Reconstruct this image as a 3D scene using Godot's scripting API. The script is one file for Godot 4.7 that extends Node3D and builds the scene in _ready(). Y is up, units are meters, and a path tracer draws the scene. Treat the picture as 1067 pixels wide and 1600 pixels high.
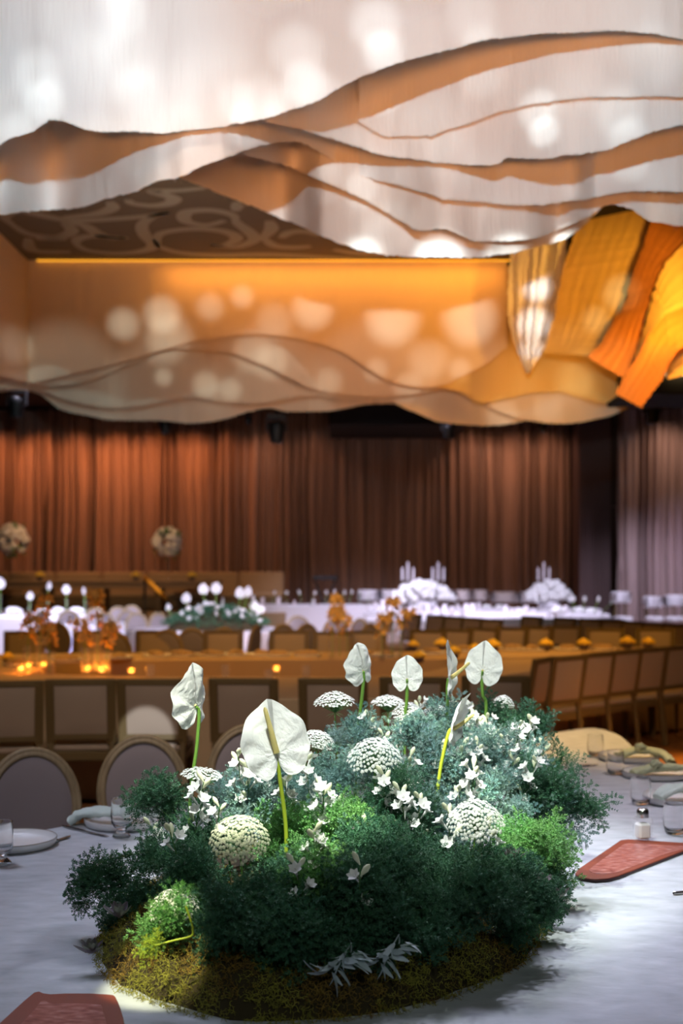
extends Node3D
# A ballroom set for a reception: a serpentine guest table with a flower mound in front, layered cloth hung from the ceiling.
# The plan: camera over the origin at 1.75 m, looking along -z. f and horizon come from the photograph's perspective.

const F := 2000.0        # focal length in pixels of the 1067 x 1600 frame
const YH := 880.0        # row of the horizon
const EYE := 1.75
const TABLE := 0.76
const CEIL := 5.9

var used := {}
var rng := RandomNumberGenerator.new()
var M := {}

# ------------------------------------------------------------------ mesh builder
class MB:
	var v := PackedVector3Array()
	var uv := PackedVector2Array()
	var ix := PackedInt32Array()

	func p(at: Vector3, t := Vector2.ZERO) -> int:
		v.append(at)
		uv.append(t)
		return v.size() - 1

	func tri(a: int, b: int, c: int) -> void:   # counter-clockwise as seen from the front
		ix.append(a)
		ix.append(c)
		ix.append(b)

	func quad(a: int, b: int, c: int, d: int) -> void:
		tri(a, b, c)
		tri(a, c, d)

	# rows of equal length; the columns' direction crossed with the rows' direction is the outside
	func grid(rows: Array, wrap := false, us := 1.0, vs := 1.0) -> void:
		var n: int = rows[0].size()
		var first := v.size()
		for i in rows.size():
			var r: PackedVector3Array = rows[i]
			for j in n:
				p(r[j], Vector2(us * j / float(n if wrap else n - 1), vs * i / float(rows.size() - 1)))
		for i in rows.size() - 1:
			for j in (n if wrap else n - 1):
				var j2 := (j + 1) % n
				quad(first + i * n + j, first + i * n + j2, first + (i + 1) * n + j2, first + (i + 1) * n + j)

	func fan(ring: PackedVector3Array, flip := false) -> void:
		var c := Vector3.ZERO
		for q in ring:
			c += q
		var o := p(c / ring.size(), Vector2(0.5, 0.5))
		var first := v.size()
		for k in ring.size():
			var a := TAU * k / ring.size()
			p(ring[k], Vector2(0.5 + 0.5 * cos(a), 0.5 + 0.5 * sin(a)))
		for k in ring.size():
			var k2 := (k + 1) % ring.size()
			if flip:
				tri(o, first + k2, first + k)
			else:
				tri(o, first + k, first + k2)

	# a box with chamfered edges
	func box(c: Vector3, s: Vector3, bev := 0.004, b := Basis()) -> void:
		var h := s * 0.5
		bev = minf(bev, minf(h.x, minf(h.y, h.z)) * 0.6)
		var rows := []
		for lv in [[-h.y, bev], [-h.y + bev, 0.0], [h.y - bev, 0.0], [h.y, bev]]:
			var ring := PackedVector3Array()
			var e: float = lv[1]
			var q := bev
			var hx := h.x - e
			var hz := h.z - e
			for k in [[hx - q + e, hz], [hx, hz - q + e], [hx, -hz + q - e], [hx - q + e, -hz], [-hx + q - e, -hz], [-hx, -hz + q - e], [-hx, hz - q + e], [-hx + q - e, hz]]:
				ring.append(c + b * Vector3(k[0], lv[0], k[1]))
			rows.append(ring)
		for i in 3:
			for j in 8:
				var j2 := (j + 1) % 8
				var a := p(rows[i][j])
				var d := p(rows[i][j2])
				var e2 := p(rows[i + 1][j2])
				var f2 := p(rows[i + 1][j])
				quad(a, d, e2, f2)
		var top: PackedVector3Array = rows[3]
		fan(top)
		var bot: PackedVector3Array = rows[0]
		fan(bot, true)

	func tube(path: PackedVector3Array, radii: PackedFloat32Array, sides := 8, cap := true) -> void:
		var rows := []
		var u := Vector3.ZERO
		for i in path.size():
			var t := (path[mini(i + 1, path.size() - 1)] - path[maxi(i - 1, 0)]).normalized()
			if u == Vector3.ZERO:
				u = t.cross(Vector3.UP if absf(t.y) < 0.9 else Vector3.RIGHT).normalized()
			u = (u - t * u.dot(t)).normalized()
			var w := t.cross(u)
			var r: float = radii[mini(i, radii.size() - 1)]
			var ring := PackedVector3Array()
			for j in sides:
				var a := TAU * j / sides
				ring.append(path[i] + (u * cos(a) + w * sin(a)) * r)
			rows.append(ring)
		grid(rows, true)
		if cap:
			var a0: PackedVector3Array = rows[0]
			var a1: PackedVector3Array = rows[-1]
			fan(a0, true)
			fan(a1)

	# profile of (radius, height), going up the outside
	func lathe(prof: PackedVector2Array, sides := 24, xf := Transform3D(), squash := Vector2.ONE) -> void:
		var rows := []
		for q in prof:
			var ring := PackedVector3Array()
			for j in sides:
				var a := TAU * j / sides
				ring.append(xf * Vector3(q.x * cos(a) * squash.x, q.y, -q.x * sin(a) * squash.y))
			rows.append(ring)
		grid(rows, true)

	func ball(c: Vector3, r: Vector3, nu := 10, nv := 7, b := Basis()) -> void:
		var rows := []
		for i in nv + 1:
			var th := -PI / 2 + PI * i / nv
			var ring := PackedVector3Array()
			for j in nu:
				var a := TAU * j / nu
				ring.append(c + b * Vector3(r.x * cos(th) * cos(a), r.y * sin(th), -r.z * cos(th) * sin(a)))
			rows.append(ring)
		grid(rows, true)

	# a polygon in x and z, with rounded top edge, standing from y0 to y1
	func slab(poly: PackedVector2Array, y0: float, y1: float, bev := 0.004, tex := 1.0) -> void:
		var n := poly.size()
		var area := 0.0
		for k in n:
			area += poly[k].cross(poly[(k + 1) % n])
		if area > 0:
			poly.reverse()      # x to the right, z towards the viewer: this runs counter-clockwise seen from above
		var inner := PackedVector2Array()
		for k in n:
			var e1 := (poly[k] - poly[(k + n - 1) % n]).normalized()
			var e2 := (poly[(k + 1) % n] - poly[k]).normalized()
			var m := (e1 + e2).normalized()
			inner.append(poly[k] + Vector2(m.y, -m.x) * bev)
		var rows := []
		for lv in [[y0, 0], [y1 - bev, 0], [y1 - bev * 0.3, 1], [y1, 2]]:
			var ring := PackedVector3Array()
			for k in n:
				var q: Vector2 = poly[k] if lv[1] == 0 else poly[k].lerp(inner[k], 0.3) if lv[1] == 1 else inner[k]
				ring.append(Vector3(q.x, lv[0], q.y))
			rows.append(ring)
		grid(rows, true)
		for side in 2:
			var src := inner if side == 0 else poly
			var first := v.size()
			for q in src:
				p(Vector3(q.x, y1 if side == 0 else y0, q.y), q * tex)
			var t := Geometry2D.triangulate_polygon(src)
			for k in range(0, t.size(), 3):
				var a := src[t[k]]
				var up := (src[t[k + 1]] - a).cross(src[t[k + 2]] - a) < 0
				if up == (side == 0):
					tri(first + t[k], first + t[k + 1], first + t[k + 2])
				else:
					tri(first + t[k], first + t[k + 2], first + t[k + 1])

	func mesh() -> ArrayMesh:
		var nr := PackedVector3Array()
		nr.resize(v.size())
		for k in range(0, ix.size(), 3):
			var a := v[ix[k]]
			var n := (v[ix[k + 2]] - a).cross(v[ix[k + 1]] - a)
			nr[ix[k]] += n
			nr[ix[k + 1]] += n
			nr[ix[k + 2]] += n
		for k in nr.size():
			nr[k] = nr[k].normalized() if nr[k].length_squared() > 1e-24 else Vector3.UP
		var a := []
		a.resize(Mesh.ARRAY_MAX)
		a[Mesh.ARRAY_VERTEX] = v
		a[Mesh.ARRAY_NORMAL] = nr
		a[Mesh.ARRAY_TEX_UV] = uv
		a[Mesh.ARRAY_INDEX] = ix
		var m := ArrayMesh.new()
		m.add_surface_from_arrays(Mesh.PRIMITIVE_TRIANGLES, a)
		return m

# grid() joins the last column to the first without welding the first and last rows; smooth normals come from shared vertices

# ------------------------------------------------------------------ nodes
func numbered(called: String) -> String:
	var n: int = used.get(called, 0)
	used[called] = n + 1
	return called if n == 0 else "%s_%03d" % [called, n]

func thing(called: String, label: String, category: String, at := Vector3.ZERO, turn := 0.0, group := "") -> Node3D:
	var o := Node3D.new()
	o.name = numbered(called)
	o.position = at
	o.rotation.y = turn
	o.set_meta("label", label)
	o.set_meta("category", category)
	if group:
		o.set_meta("group", group)
	add_child(o)
	return o

func put(called: String, m: Mesh, mat: Material, parent: Node3D, at := Vector3.ZERO) -> MeshInstance3D:
	var o := MeshInstance3D.new()
	o.name = called if parent != self else numbered(called)
	o.mesh = m
	o.material_override = mat
	o.position = at
	parent.add_child(o, true)
	return o

func lone(called: String, m: Mesh, mat: Material, label: String, category: String, group := "") -> MeshInstance3D:
	var o := put(called, m, mat, self)
	o.set_meta("label", label)
	o.set_meta("category", category)
	if group:
		o.set_meta("group", group)
	return o

func struct(called: String, m: Mesh, mat: Material, label := "") -> MeshInstance3D:
	var o := put(called, m, mat, self)
	o.set_meta("kind", "structure")
	if label:
		o.set_meta("label", label)
	return o

func dup(o: Node3D, called: String, at: Vector3, turn: float, label: String, group := "") -> Node3D:
	var c: Node3D = o.duplicate()
	c.name = numbered(called)
	add_child(c)
	c.position = at
	c.rotation = Vector3(0, turn, 0)
	c.scale = Vector3.ONE
	c.set_meta("label", label)
	if group:
		c.set_meta("group", group)
	elif c.has_meta("group"):
		c.remove_meta("group")
	return c

func many(called: String, m: Mesh, mat: Material, spots: Array, parent: Node3D, tints := []) -> MultiMeshInstance3D:
	var mm := MultiMesh.new()
	mm.transform_format = MultiMesh.TRANSFORM_3D
	mm.use_colors = tints.size() > 0
	mm.mesh = m
	mm.instance_count = spots.size()
	for k in spots.size():
		mm.set_instance_transform(k, spots[k])
		if tints.size() > 0:
			mm.set_instance_color(k, tints[k])
	var o := MultiMeshInstance3D.new()
	o.name = called
	o.multimesh = mm
	o.material_override = mat
	o.set_meta("kind", "stuff")
	parent.add_child(o, true)
	return o

# ------------------------------------------------------------------ small maths
func pt(x: float, y: float, d: float) -> Vector3:          # a point seen at a pixel, d metres ahead
	return Vector3((x - 533.5) * d / F, EYE - (y - YH) * d / F, -d)

func on(x: float, y: float, h := TABLE) -> Vector3:          # a point seen at a pixel, h metres above the floor
	return pt(x, y, F * (EYE - h) / (y - YH))

func curve(pts: Array, x: float) -> float:                   # smooth value at x through (x, y) pairs
	var n := pts.size()
	if x <= pts[0].x:
		return pts[0].y
	if x >= pts[n - 1].x:
		return pts[n - 1].y
	for k in n - 1:
		if x <= pts[k + 1].x:
			var h: float = pts[k + 1].x - pts[k].x
			var t: float = (x - pts[k].x) / h
			var m0: float = slope(pts, k) * h
			var m1: float = slope(pts, k + 1) * h
			var t2 := t * t
			var t3 := t2 * t
			return (2 * t3 - 3 * t2 + 1) * pts[k].y + (t3 - 2 * t2 + t) * m0 + (-2 * t3 + 3 * t2) * pts[k + 1].y + (t3 - t2) * m1
	return pts[n - 1].y

func slope(pts: Array, k: int) -> float:
	if k == 0 or k == pts.size() - 1:
		return 0.0
	var a: float = (pts[k].y - pts[k - 1].y) / (pts[k].x - pts[k - 1].x)
	var b: float = (pts[k + 1].y - pts[k].y) / (pts[k + 1].x - pts[k].x)
	if a * b <= 0.0:
		return 0.0
	return 2.0 * a * b / (a + b)

func smooth(pts: Array, per := 6, closed := false) -> PackedVector3Array:
	var out := PackedVector3Array()
	var n := pts.size()
	for k in (n if closed else n - 1):
		var a: Vector3 = pts[(k + n - 1) % n if closed else maxi(k - 1, 0)]
		var b: Vector3 = pts[k]
		var c: Vector3 = pts[(k + 1) % n]
		var d: Vector3 = pts[(k + 2) % n if closed else mini(k + 2, n - 1)]
		for s in per:
			out.append(b.cubic_interpolate(c, a, d, float(s) / per))
	if not closed:
		out.append(pts[n - 1])
	return out

func smooth2(pts: Array, per := 6) -> PackedVector2Array:     # closed, in plan: (x, distance) -> (x, z)
	var q := []
	for s in pts:
		q.append(Vector3(s.x, 0, -s.y))
	var out := PackedVector2Array()
	for s in smooth(q, per, true):
		out.append(Vector2(s.x, s.z))
	return out

func rr(a: float, b: float) -> float:
	return rng.randf_range(a, b)

func facing(dir: Vector3, roll := 0.0) -> Basis:              # a basis whose y axis is dir
	var y := dir.normalized()
	var x := y.cross(Vector3.UP if absf(y.y) < 0.95 else Vector3.RIGHT).normalized()
	var z := x.cross(y)
	return Basis(x, y, z) * Basis(Vector3.UP, roll)

func ordinal(k: int) -> String:
	return ["first", "second", "third", "fourth", "fifth", "sixth", "seventh", "eighth", "ninth", "tenth", "eleventh", "twelfth", "thirteenth", "fourteenth", "fifteenth", "sixteenth", "seventeenth", "eighteenth", "nineteenth", "twentieth"][k]

# ------------------------------------------------------------------ materials
func noise_tex(freq: float, size := 512, octaves := 4, ramp := [], as_normal := false, sd := 1, kind := FastNoiseLite.TYPE_SIMPLEX_SMOOTH) -> NoiseTexture2D:
	var n := FastNoiseLite.new()
	n.seed = sd
	n.noise_type = kind
	n.frequency = freq
	n.fractal_octaves = octaves
	var t := NoiseTexture2D.new()
	t.width = size
	t.height = size
	t.seamless = true
	t.noise = n
	t.as_normal_map = as_normal
	if as_normal:
		t.bump_strength = 6.0
	if ramp.size():
		var g := Gradient.new()
		var offs := PackedFloat32Array()
		var cols := PackedColorArray()
		for k in ramp.size():
			offs.append(float(k) / (ramp.size() - 1))
			cols.append(ramp[k])
		g.offsets = offs
		g.colors = cols
		t.color_ramp = g
	return t

func mat(called: String, c: Color, rough := 0.6, metal := 0.0) -> StandardMaterial3D:
	var m := StandardMaterial3D.new()
	m.resource_name = called
	m.albedo_color = c
	m.roughness = rough
	m.metallic = metal
	M[called] = m
	return m

func hexc(s: String) -> Color:
	return Color(s)

func materials() -> void:
	var weave := noise_tex(0.02, 512, 5, [], false, 3)
	var streak := noise_tex(0.012, 512, 5, [], false, 8)
	# cloths
	for k in [["gauze", "f1e9e1"], ["gauze_deep", "efe2d6"], ["silk_amber", "f3c878"], ["silk_shaded", "d9873a"], ["soffit_cloth", "f0d2ae"]]:  # the darker orange silk is amber silk with shade put into its colour
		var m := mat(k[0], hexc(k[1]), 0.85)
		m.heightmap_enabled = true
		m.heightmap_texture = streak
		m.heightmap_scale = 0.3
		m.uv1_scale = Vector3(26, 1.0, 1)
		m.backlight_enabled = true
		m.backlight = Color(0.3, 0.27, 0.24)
	var m := mat("curtain", hexc("7d6456"), 0.9)
	m.rim_enabled = true
	m.rim = 0.3
	m = mat("curtain_pale", hexc("a08d88"), 0.9)
	m = mat("suede", Color.WHITE, 0.85)
	m.albedo_texture = noise_tex(0.008, 1024, 6, [hexc("a9adb2"), hexc("b8bcc0"), hexc("c0c3c8"), hexc("cdd0d4")], false, 21)
	m.uv1_triplanar = true
	m.uv1_world_triplanar = true
	m.uv1_scale = Vector3(0.8, 0.8, 1.6)
	m.heightmap_enabled = true
	m.heightmap_texture = weave
	m.heightmap_scale = 0.15
	m = mat("linen_table", hexc("b79d7c"), 0.85)
	m = mat("white_linen", hexc("e6e2e6"), 0.85)
	m = mat("tan_linen", hexc("a08460"), 0.9)
	m = mat("dark_void", hexc("14100e"), 0.9)
	m = mat("black_metal", hexc("101010"), 0.55)
	m = mat("floor_wood", Color.WHITE, 0.35)
	m.albedo_texture = noise_tex(0.01, 512, 5, [hexc("6b4423"), hexc("8a5a30"), hexc("9c6a3a")], false, 5)
	m.uv1_triplanar = true
	m.uv1_world_triplanar = true
	m.uv1_scale = Vector3(0.4, 0.4, 2.0)
	m = mat("wall_dark", hexc("3a2a20"), 0.85)
	m = mat("pillar_panel", hexc("5c4845"), 0.6)
	m = mat("ceiling_tan", hexc("6d6253"), 0.9)
	m = mat("ceiling_dark", hexc("1a1512"), 0.9)
	m = mat("scroll", hexc("a09c8e"), 0.8)
	# chairs
	m = mat("chair_wood", Color.WHITE, 0.55)
	m.albedo_texture = noise_tex(0.02, 256, 4, [hexc("77664a"), hexc("93805f"), hexc("a08e6c")], false, 9)
	m.uv1_triplanar = true
	m.uv1_scale = Vector3(6, 1.2, 6)
	m = mat("chair_wood_shaded", hexc("62502f"), 0.55)  # similar wood to the above, with the dimmer light put into its colour
	m = mat("upholstery", hexc("8b8181"), 0.95)
	m.heightmap_enabled = true
	m.heightmap_texture = noise_tex(0.25, 256, 2, [], false, 4)
	m.heightmap_scale = 0.08
	m.uv1_triplanar = true
	m.uv1_scale = Vector3(6, 6, 6)
	m = mat("upholstery_warm", hexc("9c8b7c"), 0.95)
	# tableware
	m = mat("porcelain", hexc("e9e8e6"), 0.3)
	m.clearcoat_enabled = true
	m.clearcoat = 0.4
	m = mat("porcelain_rim", hexc("8f8578"), 0.5)
	m = mat("napkin_cloth", hexc("cad8cf"), 0.9)
	m = mat("napkin_olive", hexc("b6bf9f"), 0.9)
	m = mat("glass", Color(1, 1, 1, 0.04), 0.03)
	m.transparency = BaseMaterial3D.TRANSPARENCY_ALPHA
	m = mat("clear_glass", Color(1, 1, 1, 0.02), 0.02)
	m.refraction_enabled = true
	m.refraction_scale = 0.05
	m = mat("steel", hexc("b9b4ae"), 0.25, 1.0)
	m = mat("salt", hexc("eceaea"), 0.95)
	m = mat("leather_red", Color.WHITE, 0.34)
	m.albedo_texture = noise_tex(0.02, 512, 5, [hexc("74362f"), hexc("9c564b"), hexc("b4756a"), hexc("d3a9a2")], false, 14)
	m.uv1_triplanar = true
	m.uv1_scale = Vector3(2, 2, 5)
	m = mat("leather_border", hexc("8a4028"), 0.45)
	m = mat("leather_edge", hexc("38161a"), 0.5)
	m = mat("gold", hexc("d89a3a"), 0.45, 0.2)
	# plants
	for k in [["petal_white", "f2f1ee"], ["spathe_white", "efeeea"], ["floret_white", "eef0e8"], ["floret_cream", "eef0cd"]]:
		m = mat(k[0], hexc(k[1]), 0.5)
		m.backlight_enabled = true
		m.backlight = Color(0.45, 0.45, 0.42)
	M["spathe_white"].roughness = 0.35
	M["spathe_white"].heightmap_enabled = true
	M["spathe_white"].heightmap_texture = noise_tex(0.012, 256, 3, [], false, 31)
	M["spathe_white"].heightmap_scale = 0.16
	M["spathe_white"].uv1_scale = Vector3(1.6, 1.6, 1)
	for k in [["fern_deep", "3d6a4c"], ["fern_blue", "7a9a94"], ["fern_bright", "70a45c"], ["leaf_green", "4a7a3c"], ["leaf_sage", "a9b6ba"], ["leaf_plum", "5a4a58"], ["stem_green", "6f9a3a"], ["stem_bright", "b6c832"], ["sedum_blue", "6f8796"]]:
		m = mat(k[0], hexc(k[1]), 0.65)
		m.backlight_enabled = true
		m.backlight = Color(0.35, 0.4, 0.3)
		m.vertex_color_use_as_albedo = true
	m = mat("spadix", hexc("efdb8c"), 0.6)
	m.heightmap_enabled = true
	m.heightmap_texture = noise_tex(0.2, 128, 1, [], false, 12)
	m.heightmap_scale = 0.1
	m = mat("moss", hexc("8c8840"), 0.95)
	m.vertex_color_use_as_albedo = true
	m = mat("moss_core", hexc("3a3018"), 0.95)
	m = mat("orchid_gold", hexc("e2bd72"), 0.6)
	m.backlight_enabled = true
	m.backlight = Color(0.4, 0.35, 0.2)
	m = mat("flower_yellow", hexc("ecc846"), 0.6)
	m = mat("hydrangea", hexc("e8e2d0"), 0.8)
	m.vertex_color_use_as_albedo = true
	m = mat("candle_wax", hexc("e8e0e4"), 0.6)
	for k in [["flame_glow", "ffb040", 3.0], ["led_strip", "ffb030", 1.5], ["led_white", "ffe0a0", 6.0]]:
		m = mat(k[0], hexc(k[1]), 0.5)
		m.emission_enabled = true
		m.emission = hexc(k[1])
		m.emission_energy_multiplier = k[2]

# ------------------------------------------------------------------ camera, light, then everything
func spot(at: Vector3, to: Vector3, c: Color, e: float, angle: float, soft := 0.08, blend := 0.6, called := "lamp") -> void:
	var l := SpotLight3D.new()
	l.name = called
	add_child(l, true)
	l.look_at_from_position(at, to, Vector3.UP if absf((to - at).normalized().y) < 0.98 else Vector3.FORWARD)
	l.light_color = c
	l.light_energy = e
	l.spot_angle = angle
	l.spot_angle_attenuation = blend
	l.spot_range = 60.0
	l.spot_attenuation = 2.0
	l.light_size = soft
	l.shadow_enabled = true

func area(at: Vector3, to: Vector3, c: Color, e: float, size: Vector2) -> void:
	var l := AreaLight3D.new()
	l.name = "wash_lamp"
	add_child(l, true)
	l.look_at_from_position(at, to, Vector3.UP if absf((to - at).normalized().y) < 0.98 else Vector3.FORWARD)
	l.area_size = size
	l.light_color = c
	l.light_energy = e
	l.area_range = 60.0
	l.area_attenuation = 2.0
	l.shadow_enabled = true

func _ready() -> void:
	rng.seed = 4242
	var cam := Camera3D.new()
	cam.name = "camera"
	add_child(cam)
	var lens := CameraAttributesPhysical.new()
	lens.frustum_focal_length = 45.0
	lens.frustum_near = 0.1
	lens.frustum_far = 100.0
	lens.frustum_focus_distance = 3.4
	lens.exposure_aperture = 2.8
	cam.attributes = lens
	cam.projection = Camera3D.PROJECTION_FRUSTUM
	cam.near = 0.1
	cam.far = 100.0
	cam.size = 2.0 * 0.1 * 800.0 / F
	cam.frustum_offset = Vector2(0, 0.1 * (YH - 800.0) / F)
	cam.position = Vector3(0, EYE, 0)
	cam.current = true
	var we := WorldEnvironment.new()
	we.name = "environment"
	var env := Environment.new()
	env.background_mode = Environment.BG_COLOR
	env.background_color = Color(0, 0, 0)
	env.tonemap_mode = Environment.TONE_MAPPER_LINEAR
	env.tonemap_exposure = 1.0
	env.sdfgi_enabled = true
	env.ssao_enabled = true
	env.ssil_enabled = true
	we.environment = env
	add_child(we)
	lights()
	materials()
	room()
	cloths()
	rig()
	guest_table()
	square_chairs()
	oval_chairs()
	second_table()
	far_tables()
	stage()
	centrepiece()

func lin(r: float, g: float, b: float) -> Color:       # a light's colour, given as linear light
	return Color(r, g, b).linear_to_srgb()

func lights() -> void:
	var gobo := Vector3(0, EYE + 2.0, -0.4)
	var cool := lin(0.34, 0.78, 1.05)
	var white := lin(0.75, 0.92, 1.0)
	var warm := lin(1.0, 0.40, 0.12)
	# the projector that washes the cloth, and its bright pools
	spot(gobo, Vector3(0, 4.7, -9), cool, 25.0, 21.0, 0.03, 0.5, "projector")
	spot(gobo, pt(150, 60, 7.0), cool, 10.0, 7.5, 0.05, 0.9, "pool_lamp")
	for q in [[65, 135, 46, 30, 7.0], [150, 60, 90, 14, 7.0], [210, 115, 60, 14, 7.0], [190, 0, 50, 22, 7.0], [330, 90, 110, 9, 7.0], [470, 105, 52, 24, 7.0], [375, 172, 36, 26, 7.0], [592, 58, 48, 30, 7.0], [745, 50, 50, 16, 7.0], [1010, 50, 70, 12, 7.0], [15, 190, 50, 12, 7.0], [270, 170, 60, 12, 7.0],
			[845, 192, 36, 46, 7.6], [975, 205, 45, 24, 7.5], [890, 140, 110, 8, 7.5], [640, 170, 90, 9, 7.8], [700, 225, 60, 9, 7.9],
			[50, 310, 60, 15, 7.9], [230, 262, 45, 18, 7.4], [150, 300, 50, 12, 7.9], [420, 205, 40, 14, 7.5], [560, 272, 40, 24, 8.4], [505, 262, 40, 20, 8.5], [1030, 275, 50, 6, 8.0],
			[450, 325, 46, 22, 9.2], [600, 335, 60, 22, 8.5], [680, 385, 50, 12, 8.4], [560, 365, 60, 12, 8.6], [760, 330, 50, 9, 8.3], [830, 355, 40, 8, 8.5]]:
		for k in [-0.45, 0.45]:
			spot(gobo, pt(q[0] + 0.3 * k * q[2], q[1] + k * q[2], q[4]), white, q[3] * (0.6 + 0.2 * k), rad_to_deg(atan(q[2] * (1.0 - 0.25 * k) / F)), 0.015, 0.9, "pool_lamp")
	var under := Vector3(0.1, 2.5, -0.9)
	for x in [-60, 100, 260, 420, 580, 740, 900]:
		spot(under, pt(x, 605 - 12 * cos(x * 0.012), 17.0), white, 36.0, 3.4, 0.05, 0.7, "projector")
	var low := Vector3(0.6, 2.6, -1.0)
	for q in [[195, 505, 0.7, 110], [255, 490, 0.8, 130], [330, 478, 0.6, 80], [380, 462, 0.5, 90], [265, 525, 1.0, 90], [400, 545, 0.8, 70], [490, 482, 0.9, 120], [430, 500, 0.8, 60], [615, 495, 1.2, 150], [735, 495, 1.2, 150], [670, 560, 0.9, 60], [590, 575, 0.5, 60], [720, 575, 0.5, 70], [265, 580, 0.4, 90], [330, 592, 0.6, 90], [430, 560, 0.7, 80], [370, 600, 0.5, 80], [520, 590, 0.6, 60], [20, 540, 0.8, 110], [640, 600, 0.6, 60], [836, 455, 0.6, 300], [830, 510, 0.7, 280], [826, 550, 0.5, 200], [965, 470, 0.8, 110], [925, 510, 0.6, 80], [900, 590, 0.9, 60], [790, 640, 0.7, 80], [860, 630, 0.7, 50]]:
		spot(low, pt(q[0], q[1], 17.0), white, q[3] * 1.0, q[2] * 1.35, 0.04, 1.0, "pool_lamp")
	# warm washes on the cloth, from behind the camera and under the ceiling field
	for s in [-1, 1]:
		spot(Vector3(s * 1.2, 1.3, 3.5), Vector3(s * 0.8, 6.0, -7.5), warm, 41.0, 17.0, 0.5, 0.6, "amber_lamp")
	area(Vector3(-0.1, CEIL - 0.12, -17.1), Vector3(-0.1, 3.6, -17.45), lin(1.0, 0.42, 0.06), 1.7, Vector2(4.6, 0.1))
	spot(Vector3(-1.8, 3.4, -12.5), Vector3(-1.6, 5.9, -14.6), lin(1.0, 0.8, 0.6), 3.0, 50.0, 0.4, 1.0, "fill_lamp")  # added upward fill standing in for light bounced onto the ceiling
	spot(Vector3(1.0, 3.2, -11.0), Vector3(0.9, 4.4, -17.4), lin(1.0, 0.4, 0.1), 13.0, 30.0, 0.5, 1.0, "amber_lamp")
	spot(Vector3(3.5, 4.5, -12.0), Vector3(3.2, 4.7, -15.2), lin(1.0, 0.5, 0.07), 11.0, 27.0, 0.2, 0.8, "amber_lamp")
	spot(Vector3(1.8, 3.3, -12.5), Vector3(2.75, 4.1, -17.8), lin(1.0, 0.5, 0.08), 12.0, 11.0, 0.2, 0.9, "amber_lamp")
	# curtains
	for q in [[-9.0, 7], [-8.0, 8], [-7.0, 8], [-6.0, 9], [-5.0, 9], [-4.0, 8], [-3.0, 4], [-2.0, 3], [-0.8, 1.6], [0.4, 1.6], [1.6, 2.5], [2.6, 4], [3.6, 4.5], [4.6, 4.5], [5.5, 3]]:
		spot(Vector3(q[0], 5.6, -33.2), Vector3(q[0], 3.4, -34.3), lin(1.0, 0.34, 0.12) if q[0] < -2.5 else lin(1.0, 0.5, 0.3), q[1] * 0.8, 48.0, 0.1, 1.0, "curtain_lamp")
	for x in [-6.5, -1.5, 3.0]:
		spot(Vector3(x, 4.5, -27.0), Vector3(x, 2.2, -34.4), lin(1.0, 0.52, 0.27), 7.0, 32.0, 0.3, 1.0, "curtain_lamp")
	spot(Vector3(8.2, 5.6, -31.2), Vector3(8.2, 3.4, -32.4), lin(1.0, 0.6, 0.42), 3.0, 50.0, 0.1, 1.0, "curtain_lamp")
	spot(Vector3(9.0, 2.6, -29.5), Vector3(8.6, 1.2, -32.4), lin(0.82, 0.68, 1.0), 5.0, 46.0, 0.1, 1.0, "curtain_lamp")
	spot(Vector3(-5.5, 5.7, -27.0), Vector3(-5.5, 1.2, -31.0), lin(1.0, 0.6, 0.32), 10.0, 45.0, 0.1, 1.0, "stage_lamp")
	spot(Vector3(-3.6, 5.7, -25.5), pt(243, 919, 28.6), lin(1.0, 0.7, 0.3), 40.0, 5.0, 0.05, 0.6, "stage_lamp")  # narrow spot added to brighten the gold handrail
	# lilac wash over the far white tables
	var lilac := lin(0.78, 0.74, 1.0)
	for q in [[-5.2, -21.4, -5.4, -24.0, 60, 28], [-1.9, -11.5, -1.95, -19.2, 85, 9], [-3.4, -12.0, -4.0, -21.2, 110, 8.5], [0.2, -11.5, -0.3, -19.8, 55, 8.5], [1.2, -21.0, 1.2, -24.5, 50, 30], [3.6, -21.5, 3.6, -26.0, 60, 30], [0.5, -26.0, 0.5, -30.0, 30, 28], [7.2, -27.0, 7.2, -31.0, 30, 26]]:
		spot(Vector3(q[0], 5.6, q[1]), Vector3(q[2], 0.7, q[3]), lilac, q[4] * (1.6 if q[0] < 1.0 else 1.1), q[5], 0.2, 0.8, "lilac_lamp")
	# amber over the second table
	var amber := lin(1.0, 0.49, 0.10)
	spot(Vector3(-2.6, 5.6, -12.6), Vector3(-2.2, 0.76, -12.4), amber, 10.0, 34.0, 0.15, 0.9, "amber_lamp")
	spot(Vector3(1.6, 5.6, -13.4), Vector3(1.5, 0.76, -12.6), amber, 9.0, 34.0, 0.15, 0.9, "amber_lamp")
	for x in [-2.4, 0.6]:
		spot(Vector3(x, 5.5, -10.6), Vector3(x + 0.2, 0.9, -15.2), amber, 15.0, 30.0, 0.2, 0.9, "amber_lamp")
	spot(Vector3(3.4, 5.5, -11.6), Vector3(3.2, 0.9, -15.6), amber, 15.0, 30.0, 0.2, 0.9, "amber_lamp")
	# dim neutral light over the chairs, fills added to brighten them
	spot(Vector3(3.6, 4.6, -6.5), Vector3(2.7, 0.6, -11.6), lin(1.0, 0.68, 0.42), 15.0, 19.0, 0.3, 1.0, "fill_lamp")
	spot(Vector3(3.6, 5.5, -9.6), Vector3(2.9, 0.0, -10.6), amber, 90.0, 14.0, 0.2, 1.0, "amber_lamp")
	spot(Vector3(-0.8, 5.5, -3.8), Vector3(-0.8, 0.9, -8.2), lin(1.0, 0.82, 0.68), 17.0, 28.0, 0.4, 1.0, "fill_lamp")
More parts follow.
